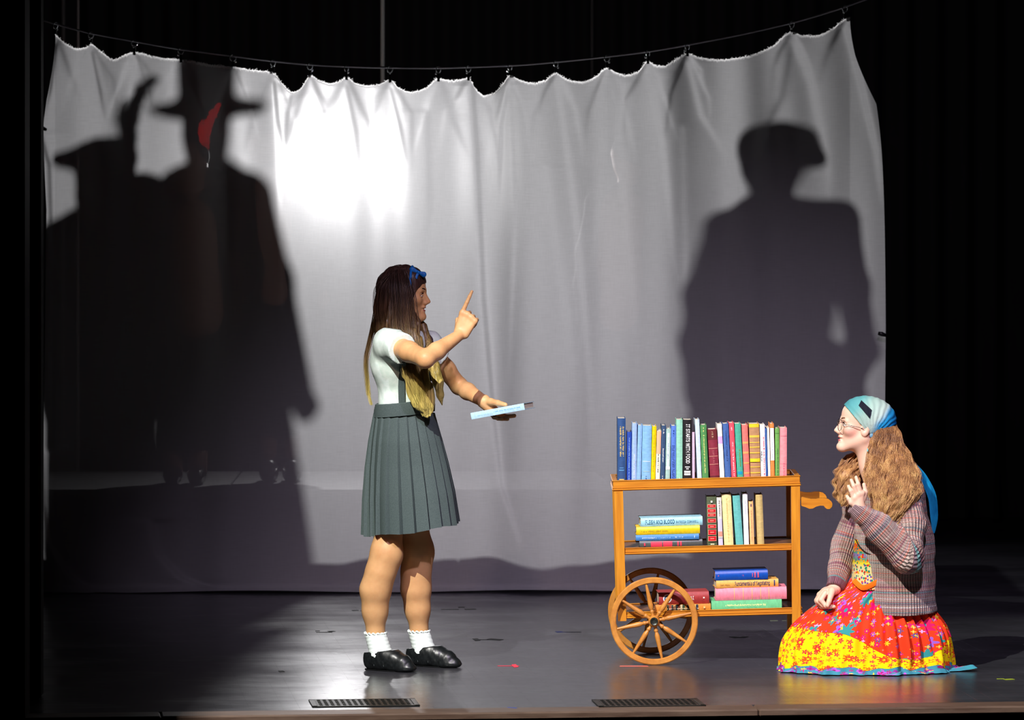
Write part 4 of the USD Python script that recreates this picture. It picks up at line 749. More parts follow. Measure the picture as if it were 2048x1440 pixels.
# blouse
B = Field(np.arange(hx(715), hx(905), .0045), np.arange(-.42, .22, .0045), np.arange(hz(845), hz(635), .0045))
B.ell(g(801, 720), (.106, .150, .150), Rt, .04); B.ell(g(806, 812), (.090, .116, .13), Rt, .06); B.cone(sR, sL, .057, .057, .035); B.cone(g(803, 655), g(800, 690), .058, .085, .03)
cR = sR + (eR - sR) * .36; cL = sL + (eL - sL) * .33
B.cone(sR, cR, .062, .062, .03); B.cone(sL, cL, .060, .058, .03)
vals = meshkit.fbm(np.stack(np.meshgrid(*B.ax, indexing='ij'), -1) * [14, 14, 9], 3, 4); B.v += (vals - .5).astype(np.float32) * .012
for c_, e_, s_ in ((cR, eR, sR), (cL, eL, sL)):
    n = (e_ - s_) / np.linalg.norm(e_ - s_); X, Y, Z = np.meshgrid(*B.ax, indexing='ij', sparse=True)
    dd = (X - c_[0]) * n[0] + (Y - c_[1]) * n[1] + (Z - c_[2]) * n[2]; rad = np.sqrt((X - c_[0]) ** 2 + (Y - c_[1]) ** 2 + (Z - c_[2]) ** 2)
    B.v = np.where(rad < .11, np.maximum(B.v, dd.astype(np.float32)), B.v)
B.cut(g(803, 657), (0.12, 0, 1)); B.cut((0, 0, hz(832)), (0, 0, -1))
blouse_mat = mottled('white_cotton', (206, 224, 216), (222, 234, 228), (60, 60, 60), .85, .15, .1, .0006)
blouse = obj('blouse', B.mesh(), blouse_mat, girl, smooth=True)
def front(Fd, x, z, off=0.0):
    """the first surface of a field met from the audience's side at (x, z)"""
    i, k_ = np.searchsorted(Fd.ax[0], x), np.searchsorted(Fd.ax[2], z); col = Fd.v[min(i, Fd.v.shape[0] - 1), :, min(k_, Fd.v.shape[2] - 1)]; j = np.argmax(col < 0)
    if not (col < 0).any() or j == 0: return np.array([x, GY - off, z])
    t = col[j - 1] / (col[j - 1] - col[j]); return np.array([x, Fd.ax[1][j - 1] + t * (Fd.ax[1][j] - Fd.ax[1][j - 1]) - off, z])
grey_wool = mottled('grey_wool', (66, 78, 78), (78, 91, 90), (300, 300, 300), .8, .2, .1, .0005)
def ribbon(pts, w, th, up=(0, 0, 1.0)):
    p = np.asarray(pts, float); t = np.gradient(p, axis=0); t /= np.linalg.norm(t, axis=1, keepdims=True); side = np.cross(t, up); side /= np.linalg.norm(side, axis=1, keepdims=True); nn = np.cross(side, t)
    w = np.broadcast_to(w, (len(p),))[:, None]; ring = [p - side * w / 2 - nn * th / 2, p + side * w / 2 - nn * th / 2, p + side * w / 2 + nn * th / 2, p - side * w / 2 + nn * th / 2]
    v = np.stack(ring, 1).reshape(-1, 3); f = grid_faces(len(p), 4, True); e = (len(p) - 1) * 4
    return trimesh.Trimesh(v, np.vstack([f, [[0, 1, 2], [0, 2, 3], [e, e + 2, e + 1], [e, e + 3, e + 2]]]), process=False)
sp = [front(B, hx(a), hz(b), .004) for a, b in ((806, 826), (805, 800), (804, 770), (806, 740), (808, 720))]
obj('strap', ribbon(sp, .026, .004, (0, -1.0, .0)), grey_wool, girl, smooth=True)
sp = [front(B, hx(a), hz(b), .004) for a, b in ((852, 826), (853, 800), (854, 770), (855, 740), (854, 715), (850, 690))]
obj('strap', ribbon(sp, .030, .004, (0, -1.0, .0)), grey_wool, girl, smooth=True)
# pleated skirt
prof = np.array([[803, 751, 866, .118], [830, 747, 870, .124], [880, 738, 884, .142], [930, 732, 896, .148], [990, 728, 908, .165], [1058, 727, 917, .178]])
NT, NA = 44, 22 * 16; tt = np.linspace(0, 1, NT); th = np.arange(NA) * 2 * np.pi / NA
py = 826 + (1058 - 826) * tt; lxs, rxs, dps = (np.interp(py, prof[:, 0], prof[:, i]) for i in (1, 2, 3))
def skirt_surface(off):
    ph = (th * 22 / (2 * np.pi)) % 1.0; saw = np.where(ph < .82, ph / .82, 1 - (ph - .82) / .18) - .55
    irr = meshkit.noise(np.stack([np.cos(th) * 2.2, np.sin(th) * 2.2, np.zeros(NA)], 1), 8) - .5
    rows = []
    for i in range(NT):
        am = .004 + .016 * tt[i] ** .9; cxp, hw = (lxs[i] + rxs[i]) / 2, (rxs[i] - lxs[i]) / 2 * .001988
        r = 1 + 0 * th; x = np.cos(th) * hw; y = np.sin(th) * dps[i]; nrm = np.stack([np.cos(th) / hw, np.sin(th) / dps[i]], 1); nrm /= np.linalg.norm(nrm, axis=1, keepdims=True)
        d = saw * am + irr * .03 * tt[i] - off; z = hz(py[i]) + x * .13 * tt[i] + .004 * np.sin(th * 5) * tt[i]
        rows.append(np.stack([hx(cxp) + x + nrm[:, 0] * d, GY + y + nrm[:, 1] * d, z], 1))
    return np.vstack(rows)
f = grid_faces(NT, NA, True); vo, vi = skirt_surface(0), skirt_surface(.003)
rim = [];
e = (NT - 1) * NA
for j in range(NA):
    k_ = (j + 1) % NA; rim += [[e + j, e + k_, len(vo) + e + k_], [e + j, len(vo) + e + k_, len(vo) + e + j]]
skirt = obj('skirt', trimesh.Trimesh(np.vstack([vo, vi]), np.vstack([f[:, ::-1], f + len(vo), rim]), process=False), grey_wool, girl, smooth=28)
bz_ = [826.5, 828, 815, 803, 801.5, 803]; bo = [.0, .004, .006, .004, .0, -.006]
rows = []
for zz, oo in zip(bz_, bo):
    cxp = (749 + 868) / 2; hw = (868 - 749) / 2 * .001988 * (1 - (828 - zz) * .0015); rows.append(np.stack([hx(cxp - (zz - 826) * .05) + np.cos(th) * (hw + oo), GY + np.sin(th) * (.128 + oo), hz(zz) + np.cos(th) * .012], 1))
obj('waistband', trimesh.Trimesh(np.vstack(rows), grid_faces(6, NA, True), process=False), grey_wool, skirt, smooth=40)
# socks and shoes
sock_mat = plain((226, 236, 232), .9, .1, name='white_sock'); leather = mottled('black_leather', (14, 17, 18), (26, 30, 31), (90, 90, 90), .36, .5, .25, .0008); gusset = plain((8, 9, 10), .85, .15, name='black_elastic')
for an, (hl, to), pxs in ((aR, footR, (751, 1270)), (aL, footL, (838, 1262))):
    hl, to = np.array([hl[0], hl[1], 0]), np.array([to[0], to[1], 0]); fd = (to - hl) / np.linalg.norm(to - hl); Ln = np.linalg.norm(to - hl); sdv = np.cross([0, 0, 1.0], fd)
    Sk = Field(np.arange(an[0] - .09, an[0] + .12, .003), np.arange(an[1] - .12, an[1] + .08, .003), np.arange(0, .2, .003))
    topz = an[2] - .012; an2 = an * [1, 1, 0] + [0, 0, topz]; low = hl + fd * .05 + [0, 0, .05]
    Sk.cone(an2, low, .0425, .045, .01); Sk.cone(low, hl + fd * .065 + [0, 0, .045], .044, .034, .02)
    Z = Sk.ax[2][None, None]; Sk.v += (np.sin(Z * 420 + 3 * np.sin(Sk.ax[0][:, None, None] * 60)) * .0006).astype(np.float32); Sk.cut(an2, (0, 0, 1)); Sk.cut((0, 0, .052), (0, 0, -1))
    so = obj('sock', Sk.mesh(), sock_mat, girl, smooth=True)
    a = np.linspace(0, 2 * np.pi, 97)[:-1]; ruf = np.stack([an2[0] + np.cos(a) * (.0405 + .003 * np.sin(a * 14)), an2[1] + np.sin(a) * (.0405 + .003 * np.sin(a * 14)), an2[2] + .003 + .003 * np.sin(a * 14 + 1)], 1); ruf = np.vstack([ruf, ruf[:1]])
    obj('ruffle', tube(ruf, .0042, 6, False), sock_mat, so, smooth=True)
    Sh = Field(np.arange(min(hl[0], to[0]) - .08, max(hl[0], to[0]) + .08, .003), np.arange(min(hl[1], to[1]) - .08, max(hl[1], to[1]) + .08, .003), np.arange(-.012, .14, .003))
    Sh.chain([hl + fd * .008 + [0, 0, .036], hl + fd * .055 + [0, 0, .044], hl + fd * .10 + [0, 0, .042], hl + fd * .15 + [0, 0, .031], to - fd * .012 + [0, 0, .021]], [.039, .0435, .0395, .0325, .0205], .02)
    Sh.cone(hl + fd * .012 + [0, 0, .06], hl + fd * .07 + [0, 0, .062], .040, .042, .015); Sh.ell(hl + fd * Ln * .78 + sdv * .003 + [0, 0, .015], np.array([.06, .040, .016]), np.stack([fd, sdv, [0, 0, 1]], 1), .015)
    Sh.cone(hl + fd * .06 + [0, 0, .058], hl + fd * .105 + [0, 0, .050], .038, .034, .02); Sh.cut(hl + fd * .02 + [0, 0, .074], np.array([0, 0, 1.0]) - fd * .12); Sh.ell(hl + fd * .030 + [0, 0, .088], np.array([.024, .06, .022]), np.stack([fd, sdv, [0, 0, 1]], 1), .004, 'sub'); Sh.cut((0, 0, .003), (0, 0, -1))
    vals = meshkit.noise(np.stack(np.meshgrid(*Sh.ax, indexing='ij'), -1) @ np.stack([fd * 120, sdv * 16, [0, 0, 60]], 1), 3); Sh.v += ((vals - .5) * .0022).astype(np.float32)
    shoe = obj('shoe', Sh.mesh(), leather, girl, smooth=True)
    for sg in (-1, 1):
        q = lambda u, z, o=0.0: hl + fd * u + sdv * sg * (.0425 + o) + [0, 0, z]
        for u0 in (.035, .08): obj('seam', tube([q(u0 - .004, .066, -.006), q(u0, .045, .0012), q(u0 + .004, .02, 0.0)], .0011, 6), plain((70, 76, 76), .5, .3, name=None), shoe, smooth=True)
    so2 = np.array([hl + fd * u + sdv * y for u, y in ((-.024, -.012), (-.024, .012), (-.012, .024), (.05, .032), (.12, .032), (Ln - .012, .018), (Ln + .002, 0), (Ln - .012, -.018), (.12, -.032), (.05, -.032), (-.012, -.024))]); so2 = np.vstack([so2 + [0, 0, .0006], so2 + [0, 0, .005]])
    obj('sole', trimesh.convex.convex_hull(so2), gusset, shoe)
# tie and collar
Tm = Field(np.arange(hx(830), hx(890), .003), np.arange(-.36, .12, .003), np.arange(hz(770), hz(650), .003))
tp = [front(B, hx(a), hz(b), .004) for a, b in ((848, 668), (854, 682), (858, 700), (860, 730), (862, 758))]
Tm.chain(tp, [.016, .020, .018, .017, .010], .01, flat=((0.4, 1, 0), .35)); obj('neck_tie', Tm.mesh(), plain((52, 34, 38), .7, .2), girl, smooth=True)
cp = [front(B, hx(a), hz(b), .003) for a, b in ((836, 668), (841, 676), (844, 688))]
obj('collar', ribbon(cp, [.022, .026, .012], .004, (0, -1.0, .0)), blouse_mat, girl, smooth=True)
# hair: long, straight, dark at the roots and blond at the ends
def hair_material(name, stops, zlo, zhi, sc=(190, 190, 3), rough=.42):
    return mat(name, {'g': ('geometry', {}), 's': ('separate_xyz', {}), 'm': ('mapping', {'scale': sc}), 'n': ('noise_texture', {'scale': 1.0, 'detail': 3}), 'm2': ('mapping', {'scale': (40, 40, 3)}), 'n2': ('noise_texture', {'scale': 1.0, 'detail': 2}),
        'a': ('map_range', {'from_min': zlo, 'from_max': zhi}), 'k': ('math', {'math_type': 'multiply_add', 'value2': 0.5, 'value3': -0.25}), 'ad': ('math', {'math_type': 'add'}), 'r': ('rgb_ramp', {'ramp': [(p_, lin(c_)) for p_, c_ in stops]}), 'hi': ('hair_info', {}), 'wn': ('white_noise_texture', {'dimensions': '1D'}), 'wr': ('map_range', {'to_min': .5, 'to_max': 1.5}), 'z': ('mix', {'mix_type': 'multiply', 'fac': 1.0}),
        'v': ('map_range', {'from_min': 0.25, 'from_max': 0.75, 'to_min': 0.22, 'to_max': 1.35}), 'x': ('mix', {'mix_type': 'multiply', 'fac': 1.0}), 'b': ('bump', {'strength': 0.5, 'distance': 0.002}), 'p': ('principled_bsdf', {'roughness': rough, 'specular_ior_level': 0.4})},
        [('g.position', 's.vector'), ('s.z', 'a.value'), ('g.position', 'm.vector'), ('m.vector', 'n.vector'), ('g.position', 'm2.vector'), ('m2.vector', 'n2.vector'), ('n2.fac', 'k.value1'), ('a.result', 'ad.value1'), ('k.value', 'ad.value2'), ('ad.value', 'r.fac'),
         ('n.fac', 'v.value'), ('r.color', 'x.color1'), ('v.result', 'x.color2'), ('hi.index', 'wn.w'), ('wn.value', 'wr.value'), ('x.color', 'z.color1'), ('wr.result', 'z.color2'), ('z.color', 'p.base_color'), ('n.fac', 'b.height'), ('b.normal', 'p.normal')])
hair_mat = hair_material('ombre_hair', [(0, (214, 196, 110)), (.25, (180, 158, 84)), (.5, (132, 108, 62)), (.75, (92, 66, 46)), (1, (58, 40, 34))], 1.0, 1.52)
H = Field(np.arange(hx(735), hx(900), .0038), np.arange(-.36, .12, .0038), np.arange(hz(840), hz(522), .0038))
H.ell(qh(-.012, 0, .036), np.array([.101, .083, .094]) * .9, Rh, .02); H.ell(qh(.026, 0, .05), np.array([.064, .070, .062]) * .9, Rh, .02)
H.chain([g(783, 575), g(781, 615), g(778, 660, .01), g(770, 700, .04)], [.060, .060, .052, .03], .03)
yy_ = ((0, 1, 0), .42)
H.chain([g(800, 570, -.035), g(806, 610, -.055), g(808, 650, -.085), g(818, 690, -.125), g(826, 735, -.150), g(838, 775, -.160), g(847, 805, -.158), g(854, 830, -.15)], [.055, .056, .056, .044, .042, .042, .034, .008], .02, flat=yy_)
H.chain([g(842, 630, .03), g(855, 690, -.01), g(868, 735, -.10), g(876, 765, -.12), g(880, 790, -.115), g(884, 810, -.11)], [.016, .018, .022, .020, .014, .005], .012)
H.ell(g(868, 606), np.array([.088, .2, .083]), None, .008, 'sub')
vals = meshkit.noise(np.stack(np.meshgrid(*H.ax, indexing='ij'), -1) * [90, 90, 5], 5); H.v += ((vals - .5) * .007).astype(np.float32)
hair = obj('hair', H.mesh(), hair_mat, girl, smooth=True)
hr = np.random.default_rng(21); ln_, wd_ = [], []
def strands(n, path, spread, wlo=.0008, whi=.0018, end=1.0, npt=14, wob=.002):
    pth = smoothpath([g(*q) for q in path], npt); spr = np.interp(np.linspace(0, 1, npt), np.linspace(0, 1, len(spread)), spread)
    for _ in range(n):
        o = hr.normal(0, 1, 3) * [.5, .25, 0]; o = np.clip(o, -1.1, 1.1); k_ = hr.uniform(.85, 1.0)
        q = pth + o * spr[:, None] + hr.normal(0, wob, 3) * np.linspace(0, 1, npt)[:, None]; q[:, 1] -= spr * .28; m_ = max(4, int(npt * k_))
        ln_.append(q[:m_]); wd_.append(np.linspace(hr.uniform(wlo, whi), .0005, m_))
strands(300, [(797, 538, -.035), (802, 570, -.075), (806, 605, -.088), (809, 650, -.10), (818, 690, -.138), (826, 735, -.163), (838, 775, -.173), (848, 808, -.17), (857, 832, -.16)], [.03, .046, .05, .055, .042, .04, .04, .03, .012], npt=20)
strands(60, [(850, 690, -.02), (866, 735, -.11), (874, 765, -.13), (879, 792, -.125), (884, 812, -.12)], [.012, .018, .018, .012, .006])
strands(90, [(764, 580, .02), (752, 640, .04), (738, 690, .055), (732, 725, .05), (736, 780, .05), (750, 828, .05)], [.02, .016, .010, .010, .009, .006], whi=.0024)
strands(160, [(790, 545, -.05), (770, 580, -.045), (766, 620, -.04), (772, 655, -.03)], [.02, .04, .035, .03])
curves('hair_strand', ln_, wd_, hair_mat, girl)
# blue bow on a band over the head
bow_mat = mottled('blue_ribbon', (8, 84, 160), (20, 110, 190), (60, 60, 60), .5, .3, .2, .001)
Bw = Field(np.arange(hx(815), hx(862), .0022), np.arange(-.25, .0, .0022), np.arange(hz(572), hz(525), .0022)); by = -.045
Bw.cone(g(836, 544, by), g(824.5, 539.5, by), .0055, .0125, .003, flat=((.1, 1, 0), .6)); Bw.cone(g(838, 545, by), g(847, 549, by), .0055, .0120, .003, flat=((.1, 1, 0), .6)); Bw.ell(g(837, 544.5, by - .004), (.0062, .008, .0065), None, .002)
Bw.chain([g(836, 547, by - .006), g(831, 556, by - .012), g(826, 566, by - .012)], [.0060, .0064, .0060], .003, flat=((0, 1, 0), .4))
bow = obj('bow', Bw.mesh(), bow_mat, girl, smooth=True)
ba = np.linspace(-1.5, 1.5, 25); hc = qh(.02, 0, .03); obj('head_band', tube([hc + Rh @ (np.array([.012, math.sin(a) * .086, math.cos(a) * .092]) * .9) for a in ba], .0055, 8), bow_mat, bow, smooth=True)

# the book in her hand
hb0, hb1 = g(942, 832.5, -.105), g(1048, 813, -.105)
ez = (hb1 - hb0) / np.linalg.norm(hb1 - hb0); yaw = math.radians(17); ez = np.array([ez[0] * math.cos(yaw), -0.0, ez[2]]); ez /= np.linalg.norm(ez)
ez = np.array([ez[0] * math.cos(yaw), ez[0] * math.sin(yaw) * -1.0, ez[2]]); ez /= np.linalg.norm(ez)
ey = np.array([-ez[1], ez[0], 0.0]); ey /= np.linalg.norm(ey); exb = np.cross(ey, ez); Mb = np.eye(4); Mb[:3, :3] = np.stack([exb, ey, ez], 1); Mb[:3, 3] = hb0
put_book('book', Mb, .0262, .14, .224, (176, 214, 234), 'pale blue book held out flat in the standing girl\'s hand', None, [('marks', .42, .92, -.02, (110, 165, 205), 70), ('marks', .12, .36, .1, (150, 195, 222), 71)], rnd=.12)
# ------------------------------------------------------------------ the kneeling woman
WY = -0.20; WS = (WY + 20) / FPX
def w(px, py, dy=0.0): return P(px, py, WY + dy)
woman_o = np.array([P(1740, 1336, WY)[0], WY, 0.0])
woman = thing('person', 'kneeling woman with long wavy hair, turquoise headscarf, striped cardigan and bright flowered skirt', 'person', woman_o)
wx_ = lambda p: (p - 1024) * WS; wz_ = lambda p: CAMZ - (p - HOR) * WS
wf = np.array([-.84, -.54, 0]); wf /= np.linalg.norm(wf); ws = np.cross([0, 0, 1.0], wf); RW_ = np.stack([wf, ws, [0, 0, 1]], 1)       # chest direction, her left, up
F = Field(axis(wx_(1590), wx_(1885), .0055, ((wx_(1625), wx_(1682)), (wx_(1688), wx_(1738))), .0026), np.arange(-.58, .12, .0042), axis(wz_(1330), wz_(780), .0055, ((wz_(1235), wz_(1165)), (wz_(1015), wz_(945)), (wz_(910), wz_(815))), .0026))
c_h = w(1724, 852); pit = math.radians(7); fh = np.array([-math.cos(pit), -.05, math.sin(pit)]); fh /= np.linalg.norm(fh); lh = np.cross([0, 0, 1.0], fh); lh /= np.linalg.norm(lh); Rw = np.stack([fh, lh, np.cross(fh, lh)], 1)
qw = head_sdf(F, c_h, Rw, .93, .0015)
F.chain([w(1735, 895, .0), w(1748, 935, .0), w(1762, 965, .0)], [.050, .052, .07], .03)
F.ell(w(1778, 1030), (.085, .13, .15), RW_, .04); F.ell(w(1770, 1140), (.085, .12, .13), RW_, .05)
wsL, weL, wwL = w(1800, 990, -.13), w(1812, 1112, -.235), w(1716, 1012, -.262)
F.chain([wsL, weL, wwL], [.05, .038, .0225], .02)
wsR, weR, wwR = w(1726, 985, .10), w(1692, 1092, .10), w(1670, 1176, -.03)
F.chain([wsR, weR, wwR], [.05, .036, .0235], .02)
# hand laid on the chest, back towards the audience
def chain_px(pts, rs, k=.004): F.chain([w(*p) for p in pts], rs, k)
for b in ((1703, 1005, -.268), (1709, 996, -.272), (1716, 989, -.272), (1724, 986, -.266)): F.cone(w(1718, 1012, -.262), w(*b), .0185, .0115, .010)
F.chain([w(1703, 1005, -.268), w(1709, 996, -.272), w(1716, 989, -.272), w(1724, 986, -.266)], [.0112] * 4, .006)
chain_px([(1702, 1006, -.268), (1697, 998, -.268), (1694, 992.5, -.262)], [.0092, .0082, .007], .003); chain_px([(1708, 997, -.272), (1701.5, 982, -.275), (1697, 972.5, -.266)], [.0096, .0086, .0072], .003)
chain_px([(1715, 990, -.272), (1707.5, 972, -.277), (1702.5, 960.5, -.268)], [.0098, .0088, .0074], .003); chain_px([(1722, 987, -.268), (1716.5, 968, -.274), (1712, 954.5, -.266)], [.0096, .0086, .0072], .003)
chain_px([(1726, 1000, -.258), (1731, 984, -.256), (1728, 969, -.254)], [.0115, .0098, .0078], .004)
# hand hanging over the thigh, fingers curled
F.chain([w(1668, 1179, -.035), w(1652, 1186, -.05), w(1640, 1190, -.06)], [.022, .021, .014], .012); F.chain([w(1665, 1183, -.06), w(1650, 1184, -.075)], [.018, .014], .01)
chain_px([(1640, 1188, -.045), (1633.5, 1201, -.045), (1641, 1213, -.05), (1655, 1215.5, -.055)], [.0112, .0100, .0092, .0078]); chain_px([(1642, 1188, -.065), (1634.5, 1203, -.068), (1644, 1213.5, -.075), (1658, 1217, -.075)], [.0114, .0102, .0094, .0078])
chain_px([(1645, 1188, -.083), (1636, 1202, -.088), (1646, 1211, -.095), (1661, 1214.5, -.095)], [.0112, .0102, .0092, .0078]); chain_px([(1651, 1186, -.095), (1642, 1200, -.105), (1652, 1212, -.112), (1668, 1213.5, -.108)], [.0110, .0100, .0090, .0078])
chain_px([(1664, 1182, -.09), (1661, 1193, -.112), (1658, 1203, -.125), (1655, 1211, -.13)], [.0150, .0112, .0100, .0085])
fair = skin('fair_skin', (222, 170, 144), (234, 188, 162), qw(.052, .056, -.030)); obj('body', F.mesh(), fair, woman, smooth=True)
face_parts(woman, qw, Rw, .93, (206, 84, 96), (120, 84, 58), (70, 90, 90), fair, .28)
# rouge is part of the make-up: not modelled as light.  Glasses: thin round wire frames
wire_m = plain((110, 100, 92), .25, .6, .9, name='glasses_wire'); gl = None
glass = mat('lens_glass', {'t': ('transparent_bsdf', {'color': (.97, .98, .98)}), 'g': ('glossy_bsdf', {'roughness': .02, 'color': (1, 1, 1)}), 'm': ('mix_closure', {'fac': .05})}, [('t.BSDF', 'm.closure1'), ('g.BSDF', 'm.closure2')], surface='m.closure')
ga = np.linspace(0, 2 * np.pi, 33)
for i, y in enumerate((-1, 1)):
    ring = [qw(.104 - .012 * abs(math.cos(a) * .5 + .5), y * (.034 + .0245 * math.cos(a)), -.006 + .0235 * math.sin(a)) for a in ga]
    p = obj('lens_rim', tube(ring, .0011, 6, False), wire_m, woman, smooth=True)
    cc = np.mean(ring[:-1], 0); obj('lens', trimesh.Trimesh(np.vstack([ring[:-1], cc]), [[k, (k + 1) % 32, 32] for k in range(32)], process=False), glass, p, smooth=True)
    obj('temple_arm', tube([qw(.094, y * .059, .0), qw(.07, y * .066, .0), qw(.02, y * .079, -.004), qw(.0, y * .082, -.008)], .0012, 6), wire_m, woman, smooth=True)
obj('glasses_bridge', tube([qw(.103, -.011, .002), qw(.108, 0, .006), qw(.103, .011, .002)], .0012, 6), wire_m, woman, smooth=True)
obj('earring', tube([w(1735, 897, -.09), w(1735.5, 903, -.092)], [.0022, .003], 6), plain((120, 190, 190), .3, .5), woman, smooth=True)
# headscarf
Sc = Field(np.arange(wx_(1670), wx_(1835), .0034), np.arange(-.42, .04, .0034), np.arange(wz_(890), wz_(782), .0034))
Sc.ell(qw(-.012, 0, .036), np.array([.103, .083, .095]) * .93, Rw, .02); Sc.ell(qw(.030, 0, .047), np.array([.064, .069, .063]) * .93, Rw, .02); Sc.ell(qw(-.062, 0, .030), np.array([.082, .078, .082]) * .93, Rw, .03)
a_, b_, k__ = w(1693, 815), w(1741, 872), w(1801, 861)
Sc.cut(a_, ((b_ - a_)[2], 0, -(b_ - a_)[0])); Sc.cut(b_, ((k__ - b_)[2], 0, -(k__ - b_)[0]))
XX = np.stack(np.meshgrid(*Sc.ax, indexing='ij'), -1) - w(1742, 872); ang = np.arctan2(XX[..., 2], XX[..., 0]); rad = np.hypot(XX[..., 0], XX[..., 2])
Sc.v += (np.sin(ang * 34 + 4 * meshkit.noise(XX * 25, 2)) * .0023 * np.clip(1.3 - rad * 6, .2, 1) * np.clip(rad * 14, 0, 1)).astype(np.float32)
scarf_mat = mat('dyed_scarf', {'g': ('geometry', {}), 'm': ('mapping', {'location': tuple(-w(1766, 842) * 1.0)}), 's': ('separate_xyz', {}), 'n': ('noise_texture', {'scale': 16.0, 'detail': 4}),
    'u': ('math', {'math_type': 'multiply_add', 'value2': -3.05}), 'v': ('math', {'math_type': 'multiply', 'value1': 1.0, 'value2': 3.95}), 'k': ('math', {'math_type': 'multiply_add', 'value2': .16, 'value3': .74}), 'q': ('math', {'math_type': 'add'}),
    'r': ('rgb_ramp', {'ramp': [(0, lin((70, 140, 146))), (.22, lin((92, 158, 156))), (.42, lin((150, 180, 168))), (.68, lin((168, 186, 178))), (.80, lin((30, 130, 180))), (1, lin((4, 100, 166)))]}), 'p': ('principled_bsdf', {'roughness': .8, 'specular_ior_level': .15})},
    [('g.position', 'm.vector'), ('m.vector', 's.vector'), ('g.position', 'n.vector'), ('s.x', 'v.value1'), ('s.z', 'u.value1'), ('v.value', 'u.value3'), ('n.fac', 'k.value1'), ('u.value', 'q.value1'), ('k.value', 'q.value2'), ('q.value', 'r.fac'), ('r.color', 'p.base_color')])
scarf = obj('headscarf', Sc.mesh(), scarf_mat, woman, smooth=True)
def on(Fd, px, py, off=.002): return front(Fd, wx_(px), wz_(py), off)
dm = [on(Sc, a, b) for a, b in ((1721, 799), (1741, 817), (1738, 836), (1715, 809), (1728, 818))]; q = [dm[0], dm[1], dm[2], dm[3]]
n_ = 7; dv = []
for i in range(n_):
    for j in range(n_):
        u_, v_ = i / (n_ - 1), j / (n_ - 1); x = (1 - u_) * ((1 - v_) * 1721 + v_ * 1741) + u_ * ((1 - v_) * 1715 + v_ * 1737); y = (1 - u_) * ((1 - v_) * 799 + v_ * 818) + u_ * ((1 - v_) * 809 + v_ * 835); dv.append(on(Sc, x, y, .005))
dv = np.array(dv); dv = np.vstack([dv, dv + [0, .004, 0]]); gf = grid_faces(n_, n_)
obj('dark_patch', trimesh.Trimesh(dv, np.vstack([gf, gf[:, ::-1] + n_ * n_]), process=False), plain((18, 22, 34), .8, .2), scarf, smooth=True)
obj('knot', xf(trimesh.creation.icosphere(2, 1.0), np.diag([.011, .008, .014]), on(Sc, 1742, 868, -.004)), scarf_mat, scarf, smooth=True)
blue = mottled('blue_cloth', (6, 110, 160), (20, 140, 190), (40, 40, 14), .7, .2, .2, .001)
tl = smoothpath([w(1796, 880, .02), w(1822, 925, .03), w(1848, 958, .03), (w(1866, 1005, .03)), w(1868, 1040, .02), w(1866, 1066, .02)], 24)
obj('scarf_tail', ribbon(tl, np.interp(np.linspace(0, 1, 24), [0, .3, .6, .85, 1], [.02, .030, .042, .036, .012]), .006, (0.5, -.8, .3)), blue, scarf, smooth=True)
